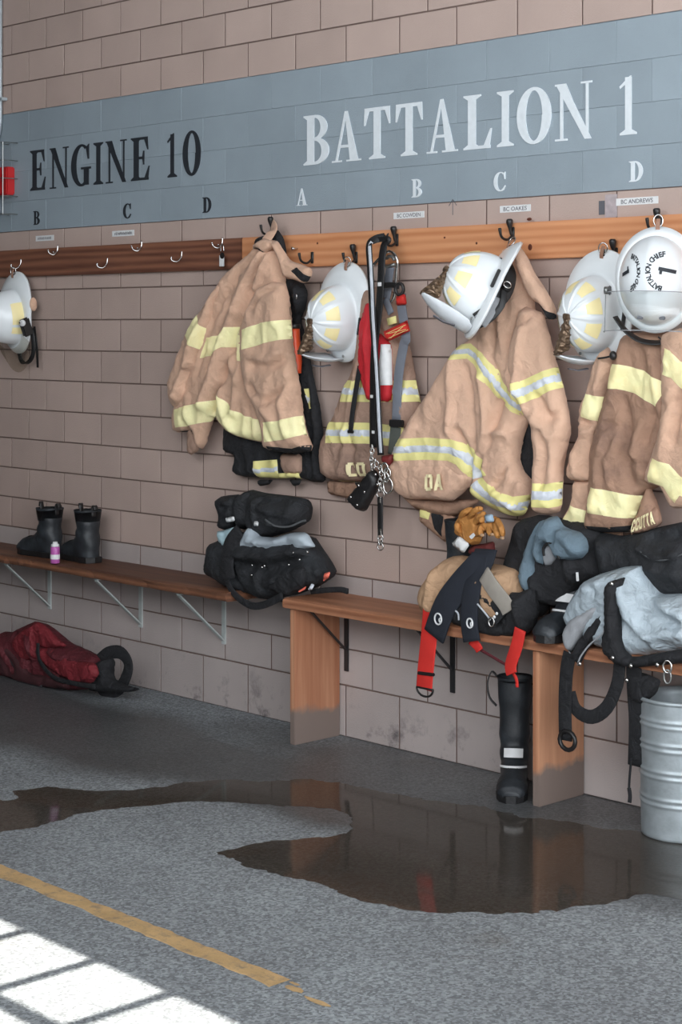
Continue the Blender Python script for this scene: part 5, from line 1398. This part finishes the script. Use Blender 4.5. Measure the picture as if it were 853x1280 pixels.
# ------------------------------------------------------------------ black gear bundle at the shelf end
bb = thing('gear_bag', 'black bunker trousers and boots bundled with silver lining between shelf and bench', 'gear bag', tuple(wall_pt(340, 745, .15)))
Cloth('lower_body', B2((95,470),(105,400),(110,340),(140,330),(190,300),(260,290),(330,320),(440,330),(560,300),(600,362),(640,420),(674,482),(662,522),(600,562),(520,592),(440,606),(380,622),(300,592),(200,562),(150,532),(100,502)), .15, .09, .10,
   [(B2((230,400),(350,410),(480,390),(600,370)),.014,.02),(B2((220,440),(360,470),(560,420),(640,450)),.018,-.022),(B2((380,540),(480,500),(560,540)),.018,.02),(B2((170,350),(190,450),(230,560)),.018,-.022),(B2((330,480),(340,590)),.018,.016),(B2((560,450),(580,540)),.014,-.016)], M_soot, bb, seed=70, back=1.1, noise=.006)
Cloth('shadow_patch', B2((360,560),(420,500),(540,450),(560,500),(545,560),(460,604)), .235, .02, .03, [], M_black, bb, seed=71)  # black patch put in as shade in the bundle's hollow
Cloth('lining', B2((225,402),(250,340),(275,265),(300,270),(330,312),(400,318),(490,292),(556,292),(602,362),(560,372),(480,378),(350,398)), .20, .035, .04, [(B2((270,330),(350,350),(440,330)),.01,.012),(B2((250,370),(400,370),(560,340)),.01,-.012),(B2((300,290),(320,380)),.01,.01)], mat('silver_grey_lining', (172,182,190), .5, .1, 12, .25, 40), bb, seed=72)
Cloth('boot_shaft', B2((136,120),(180,112),(235,108),(250,180),(225,240),(200,280),(160,284),(138,260),(150,215),(134,160)), .16, .05, .05, [(B2((150,150),(230,145)),.008,.010),(B2((150,175),(225,172)),.008,-.008),(B2((150,200),(225,200)),.006,.008)], M_soot, bb, seed=73, back=1.)
Cloth('boot_tab', B2((162,222),(205,214),(208,238),(168,246)), .215, .008, .012, [], M_paper, bb, seed=74, noise=0, label='white boot tab')
Cloth('boot_shaft', B2((238,112),(290,84),(352,100),(440,112),(545,126),(562,178),(552,246),(490,284),(440,300),(380,318),(330,312),(292,262),(250,282),(232,210)), .14, .075, .07, [(B2((330,140),(540,150)),.012,-.016),(B2((340,180),(460,215),(545,190)),.010,.014),(B2((350,235),(420,260),(530,240)),.008,.014),(B2((260,110),(250,250)),.014,-.02),(B2((310,130),(320,250)),.012,.014)], M_soot, bb, seed=75, back=1.)
strap('piping', B2((355,230),(400,260),(470,265),(530,240),(552,236)), .225, 2.4, .006, mat('grey_piping', (92,94,96), .6), bb)
Cloth('boot_tab', B2((290,238),(325,238),(322,262),(300,262)), .225, .008, .012, [], M_paper, bb, seed=76, noise=0)
Cloth('glove_cuff', B2((120,288),(150,284),(190,270),(222,264),(205,295),(182,330),(172,362),(150,362),(136,345),(130,318)), .215, .015, .02, [(B2((150,300),(165,350)),.006,-.008)], M_ltblue, bb, seed=77)
strap('shoulder_strap', B2((160,440),(175,540),(220,605),(290,648),(360,640),(440,600)), [.24,.25,.25,.25,.25,.25], 8, .006, M_black, bb)
strap('shoulder_strap', B2((240,290),(190,350),(170,440),(180,520)), [.22,.24,.25,.25], 16, .012, M_black, bb)
strap('hanging_strap', B2((115,365),(85,410),(68,440),(63,478)), .2, 4, .005, M_black, bb)
strap('bench_strap', B2((580,580),(660,572),(720,570),(755,578)), .2, 7, .012, M_black, bb)
for pts in (((640,490),(672,484),(664,512),(636,532)), ((514,578),(556,552),(550,568),(520,584))):
    Cloth('reflective_patch', B2(*pts), .232, .008, .012, [], M_coral, bb, seed=78, noise=0)
Cloth('reflective_patch', B2((562,570),(580,540),(596,548),(580,574)), .232, .008, .012, [], M_sil, bb, seed=79, noise=0)
for a, b_ in ((258,408),(333,411),(292,452),(492,392),(560,388),(352,455),(340,462),(470,450),(522,425),(290,500)):
    bm = bmesh.new(); ellipsoid(bm, wall_pt(*B2((a,b_))[0], .243), V3((.006,0,0)), V3((0,.005,0)), V3((0,0,.006)), 5); put('snap', bm, M_chrome, bb, True)

# ------------------------------------------------------------------ gear on the bench
tp = thing('bunker_trousers', 'khaki bunker trousers heaped on the bench with navy suspenders and red straps', 'trousers', tuple(wall_pt(600, 770, .18)), 'bunker trousers on the bench')
Cloth('seat', B4((104,480),(110,440),(128,405),(165,355),(212,313),(262,308),(350,340),(420,348),(492,366),(512,440),(515,520),(500,590),(460,640),(380,642),(310,622),(200,592),(112,540)), .19, .09, .10,
   [(B4((150,380),(130,520)),.02,.02),(B4((400,370),(420,440),(480,500)),.016,.02),(B4((380,420),(460,460)),.012,-.016)], M_khaki, tp, seed=80, back=1.2)
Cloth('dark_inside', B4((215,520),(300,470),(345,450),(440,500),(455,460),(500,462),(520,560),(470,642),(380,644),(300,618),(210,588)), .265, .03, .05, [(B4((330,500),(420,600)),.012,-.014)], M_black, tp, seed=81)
strap('suspender', B4((355,285),(330,340),(250,430),(185,520),(140,640)), [.235,.26,.285,.30,.30], 32, .010, M_navy, tp)
strap('suspender', B4((330,300),(310,400),(292,480),(285,580),(296,662)), [.25,.275,.295,.305,.305], 21, .010, M_navy, tp)
for (a, b_), r in (((157,570),.020),((287,587),.0165)):
    w = wall_pt(*B4((a,b_))[0], .312); bm = bmesh.new(); tube(bm, [w+V3((r*.85*math.cos(t),0,r*1.0*math.sin(t))) for t in np.linspace(0,2*PI,18,endpoint=False)], .0032, 6, True); put('round_mark', bm, M_paper, tp, True, 'white ring-shaped mark')
    bm = bmesh.new(); tube(bm, smooth_path([w+V3((r*.85,0,.006)), w+V3((r*.3,0,.0)), w+V3((r*.45,0,-.010)), w+V3((r*.9,0,-.006))],3), .003, 6); put('mark_tongue', bm, M_paper, tp, True)
strap('red_strap', B4((128,530),(122,620),(112,720),(104,800),(100,858)), [.285,.29,.295,.295,.295], 20, .005, M_red, tp)
w = wall_pt(*B4((108,795))[0], .30); bm = bmesh.new(); obox(bm, w, V3((1,0,.05)).normalized(), V3((0,1,0)), V3((0,0,1)), .042, .006, .006, .003); put('slider', bm, M_hook, tp)
bm = bmesh.new(); w = wall_pt(*B4((103,855))[0], .297); tube(bm, [w+V3((-.042,0,0)), w+V3((.042,0,0))]+[w+V3((.042*math.cos(t),0,-.030*math.sin(t))) for t in np.linspace(.15,PI-.15,10)], .0042, 7, True); put('d_ring', bm, M_hook, tp, True)
strap('waist_trim', B4((345,385),(380,440),(430,505),(448,540)), [.285,.30,.305,.305], 19, .007, mat('grey_trim', (168,160,150), .8, .1, 18, .4, 500), tp)
strap('waist_flap', B4((455,505),(420,545),(385,585)), .305, 9, .006, M_black, tp)
for a, b_ in ((398,548),(388,562)):
    bm = bmesh.new(); ellipsoid(bm, wall_pt(*B4((a,b_))[0], .312), V3((.006,0,0)), V3((0,.004,0)), V3((0,0,.006)), 5); put('snap', bm, M_paper, tp, True)
ring('hook_ring', wall_pt(*B4((376,582))[0], .312), .011, .016, .003, M_chrome, tp, .2)
strap('thin_cord', B4((212,525),(238,545),(242,575)), .30, 1.6, .004, M_sil, tp)
strap('thin_cord', B4((318,508),(350,545),(372,575)), .305, 1.6, .004, M_sil, tp)
strap('red_strap', B4((290,655),(318,682),(328,700)), .29, 10, .004, M_red, tp)
strap('red_cord', B4((320,690),(380,725),(440,760)), .28, 3.4, .004, M_dred, tp)
strap('red_strap', B4((495,612),(480,680),(455,760),(460,795)), [.30,.30,.295,.295], 15, .006, M_red, tp)
strap('red_cord', B4((440,745),(455,775),(478,815),(482,850)), .285, 3.5, .004, M_red, tp)
Cloth('dark_leg', B4((430,500),(470,470),(545,440),(560,540),(540,620),(500,640),(450,640)), .25, .05, .06, [(B4((480,500),(500,600)),.014,.012)], M_black, tp, seed=82, back=1.2)
tan_piece = Cloth('hanging_leg', B4((84,108),(150,115),(225,128),(228,225),(192,260),(120,200),(84,172)), .055, .02, .04, [(B4((200,140),(205,240)),.012,-.010)], M_tan2, tp, seed=83)
tp2 = tan_piece.obj
tan_piece.patch('tape', B4((84,108),(130,118),(126,162),(84,150)), M_yel2)
tan_piece.patch('black_facing', B4((130,122),(186,150),(182,232),(150,200)), M_black, .004)
tp2.parent = None
w_ = V3(tp.location)
tp2.location = w_; tag(tp2, 'brown trouser leg with yellow tape hanging below the OA coat hem', 'trousers', 'bunker trousers on the bench'); tp2.name = 'trouser_leg'

# gloves
def glove(name, label, palm, fingers, d, thumb, w=.011):
    g = thing(name, label, 'glove', tuple(wall_pt(*palm[0], d)), 'leather work gloves on the bench')
    c_ = Cloth('palm', palm, d, .028, .035, [], M_glove, g, seed=len(palm)+int(d*1000), back=1.)
    for f in fingers + [thumb]:
        P = smooth_path(px_path(f, [d+.015, d+.035, d+.03]), 4)
        n = len(P); bm = bmesh.new(); tube(bm, P, [w*1.05]*(n-3)+[w, w*.85, w*.45], 9); put('thumb' if f is thumb else 'finger', bm, M_glove, g, True)
    return g
g1 = glove('leather_glove', 'golden tan leather glove with white label on top of the heap under the OA coat', B4((225,185),(252,140),(300,128),(340,150),(345,205),(330,262),(292,268),(255,240),(232,222)), [B4((250,160),(262,135),(300,118)),B4((280,170),(310,125),(340,118)),B4((300,190),(330,150),(352,135)),B4((310,225),(345,200),(352,178))], .22, B4((250,215),(236,196),(238,176)))
Cloth('glove_label', B4((243,228),(288,264),(262,302),(212,264)), .245, .008, .012, [], M_paper, g1, seed=84, noise=.001, label='white glove label')
Cloth('glove_label', B4((284,232),(302,216),(312,228),(294,244)), .258, .006, .01, [], M_paper, g1, seed=88, noise=0)
g2 = glove('leather_glove', 'golden tan leather glove with pale fingertips and blue patch, right one under the coat', B4((335,170),(370,145),(400,150),(418,200),(410,235),(380,222),(345,215)), [B4((340,185),(330,210),(338,228)),B4((365,185),(368,212),(378,226)),B4((390,180),(398,214),(405,238)),B4((400,165),(415,195),(424,232))], .235, B4((350,165),(340,160),(330,172)))
Cloth('knuckle_patch', B4((346,142),(382,140),(388,172),(350,178)), .272, .008, .015, [], mat('blue_grey_patch', (150,172,190), .6, .1, 20), g2, seed=85)
for a, b_ in ((338,226),(380,224),(420,238)):
    bm = bmesh.new(); ellipsoid(bm, wall_pt(*B4((a,b_))[0], .278), V3((.010,0,0)), V3((0,.006,0)), V3((0,0,.006)), 6); put('finger_tip', bm, M_khaki, g2, True)
Cloth('folded_cloth', B4((292,268),(340,262),(388,250),(396,312),(340,330),(285,300)), .20, .03, .03, [], mat('maroon_cloth', (98,36,34), .8, .2, 12, .3, 300), None, seed=86)
fc = bpy.data.objects['folded_cloth']; tag(fc, 'maroon cloth tucked under the leather gloves', 'cloth')

# blue-grey hood hung over black jacket
bj = thing('black_jacket', 'black jacket heap behind the blue-grey hood on the bench', 'jacket', tuple(wall_pt(710, 720, .15)), 'dark clothing on the bench')
Cloth('body', B5((40,120),(150,90),(400,140),(460,200),(470,330),(470,400),(400,430),(340,470),(290,560),(230,560),(190,540),(160,600),(80,620),(20,700),(-40,640),(-30,480),(-10,300)), .13, .07, .10, [(B5((300,340),(320,480)),.02,.02),(B5((380,200),(420,380)),.02,-.02),(B5((120,420),(150,560)),.02,.02)], M_black, bj, seed=90, back=1.)
bm = bmesh.new(); w = wall_pt(*B5((329,404))[0], .235); obox(bm, w, V3((1,0,.15)).normalized(), V3((0,1,0)), V3((-.1,0,1)).normalized(), .005, .002, .015, .001); put('zip_pull', bm, M_paper, bj)
hd = thing('grey_hood', 'blue-grey knit hood draped over the boot on the bench', 'hood', tuple(wall_pt(690, 700, .2)))
Cloth('hood_drape', B5((40,400),(48,350),(62,300),(100,190),(135,130),(165,118),(150,170),(128,260),(120,330),(112,430),(100,490),(82,495),(50,440)), .20, .03, .04, [(B5((130,160),(80,380)),.010,-.014)], M_cloth_grey, hd, seed=91)
Cloth('hood_crown', B5((160,122),(200,102),(232,100),(262,150),(300,168),(345,180),(378,215),(386,275),(355,312),(300,322),(240,316),(222,280),(210,250),(185,238),(162,250),(155,290),(160,345),(135,330),(120,290),(132,200)), .215, .045, .05, [(B5((215,140),(205,220)),.012,-.016),(B5((240,180),(300,250),(350,300)),.02,.014)], M_cloth_grey, hd, seed=92)
Cloth('hood_lining', B5((160,260),(185,240),(208,252),(225,310),(200,345),(165,352)), .20, .02, .02, [], M_greylin, hd, seed=93)
strap('hood_edging', B5((162,300),(158,262),(182,236),(212,250),(226,290),(240,316)), .255, 2.4, .006, M_hook, hd)

# silver-lined trousers at the right
st_ = thing('bunker_trousers', 'silver-lined bunker trousers heaped on the bench end above the steel bucket', 'trousers', tuple(wall_pt(780, 780, .2)), 'bunker trousers on the bench')
k7 = Cloth('silver_lining', B5((300,600),(320,530),(345,480),(400,410),(440,392),(480,380),(560,356),(622,348),(664,346),(675,400),(740,492),(853,488),(1000,500),(1020,780),(853,775),(720,800),(610,806),(560,775),(480,760),(360,720)), .20, .10, .10,
   [(B5((600,420),(680,560),(820,640)),.018,-.022),(B5((560,430),(600,600),(720,740)),.02,.022),(B5((640,420),(760,560),(853,600)),.016,.016),(B5((560,620),(650,720),(800,760)),.014,-.014),(B5((380,460),(460,420)),.014,.014),(B5((400,430),(440,480)),.01,-.012),(B5((700,700),(853,690)),.014,.014)], M_silverlin, st_, seed=94, back=1.1, noise=.006)
Cloth('grey_panel', B5((260,668),(290,620),(340,588),(400,552),(470,520),(474,540),(440,590),(385,660),(340,724),(292,796),(268,740)), .285, .025, .03, [], M_greylin, st_, seed=95)
Cloth('black_facing', B5((296,792),(345,720),(390,655),(445,590),(480,560),(480,640),(440,700),(380,770),(345,845),(320,830)), .28, .03, .03, [(B5((330,820),(400,720),(470,640)),.008,.010)], M_black, st_, seed=96)
strap('fly_piping', B5((330,848),(345,805),(390,745),(455,690),(462,670)), .315, 1.8, .004, M_greylin, st_)
Cloth('black_strap_panel', B5((480,435),(500,425),(572,404),(556,450),(545,500),(550,600),(555,720),(570,770),(610,808),(853,765),(1000,760),(1000,838),(853,838),(720,850),(600,862),(520,840),(470,790),(455,740),(470,640),(472,540),(470,480)), .30, .03, .035, [(B5((510,480),(510,700)),.02,.014)], M_black, st_, seed=97)
for a, b_ in ((340,840),(505,810),(596,850),(728,845),(500,440),(575,922)):
    bm = bmesh.new(); ellipsoid(bm, wall_pt(*B5((a,b_))[0], .335), V3((.008,0,0)), V3((0,.006,0)), V3((0,0,.008)), 6); put('snap', bm, M_chrome, st_, True)
ring('clip_ring', wall_pt(*B5((780,855))[0], .33), .014, .02, .004, M_chrome, st_, .3)
ring('clip_ring', wall_pt(*B5((780,905))[0], .33), .012, .022, .0035, M_steel, st_, .3)
strap('strap', B6((415,-10),(402,60),(396,180),(398,330)), [.285,.285,.29,.29], 16, .006, M_black, st_)
ring('strap_buckle', wall_pt(*B6((405,330))[0], .295), .034, .032, .008, M_hook, st_, .0, 14)
strap('strap', B6((610,20),(600,110),(560,200),(500,238),(440,210),(415,140)), [.285,.285,.28,.28,.28,.285], 18, .006, M_black, st_)
strap('strap', B6((665,40),(668,130),(676,260),(672,430)), [.29,.27,.26,.26], 19, .006, M_black, st_)
strap('thin_tail', B6((655,400),(648,480),(646,520)), .265, 2.5, .004, M_black, st_)
strap('thin_tail', B6((646,515),(650,545),(648,572)), .265, 4, .006, M_black, st_)
Cloth('strap_flap', B6((640,55),(720,70),(772,95),(755,145),(700,190),(655,170)), .265, .02, .03, [], M_black, st_, seed=98)

# dark bag behind it at the right edge
db = thing('gear_bag', 'black bag with thin grey piping behind the silver-lined trousers', 'gear bag', tuple(wall_pt(830, 740, .1)), 'dark clothing on the bench')
kb = Cloth('body', B5((440,180),(560,200),(640,180),(760,150),(900,120),(1000,140),(1000,520),(853,520),(740,510),(670,440),(600,420),(470,420),(455,320)), .12, .08, .10, [(B5((650,260),(740,310),(853,290)),.012,.016),(B5((690,220),(853,200)),.02,-.018),(B5((700,360),(853,400)),.02,.018)], M_soot, db, seed=99, back=1.)
strap('piping', B5((640,275),(690,310),(760,322),(860,290)), .215, 1.8, .005, mat('dark_grey_piping', (74,76,78), .6), db)

# ------------------------------------------------------------------ galvanised bucket
def galv():
    return mat('galvanised_steel', (172,180,184), .45, .18, 16, .12, 50, metal=.45, dirt=((186,196,202), .5), dscale=9)
q = V3((1.81, -.150, 0))
bk_ = thing('steel_bucket', 'ribbed galvanised steel bucket standing on the floor at the right edge', 'bucket', (q.x, q.y, 0))
h_ = .445; r0, r1 = .137, .143
prof = [(r0-.01,.0),(r0,.004)]
def rr_(z): return r0+(r1-r0)*z/h_
ribs = []
for zc in (.115,.135,.205,.225,.295,.315,.372,.39): ribs.append(zc)
zz = .012
while zz < h_:
    b_ = sum(math.exp(-((zz-zc)/.0055)**2) for zc in ribs); prof.append((rr_(zz)+.0042*b_, zz)); zz += .0035
prof += [(r1,h_),(r1+.008,h_+.004),(r1+.009,h_+.010),(r1+.004,h_+.015),(r1-.004,h_+.012),(r1-.008,h_-.01),(rr_(.2)-.006,.2),(r0-.006,.012),(.001,.012)]
bm = bmesh.new(); lathe(bm, (q.x,q.y,0), prof, 72); put('wall', bm, galv(), bk_, True)
for s in (-1, 1):
    bm = bmesh.new(); c0 = V3((q.x, q.y, h_-.05)) + R*(0) + V3((s*(r1+.006), 0, 0)); obox(bm, c0, V3((0,1,0)), V3((1,0,0)), V3((0,0,1)), .03, .004, .022, .003); put('handle_lug', bm, MATS['galvanised_steel'], bk_)
    bm = bmesh.new(); tube(bm, smooth_path([c0+V3((s*.006,-.05,0)), c0+V3((s*.03,-.045,-.055)), c0+V3((s*.034,0,-.07)), c0+V3((s*.03,.045,-.055)), c0+V3((s*.006,.05,0))],4), .005, 8); put('handle', bm, M_steel, bk_, True)
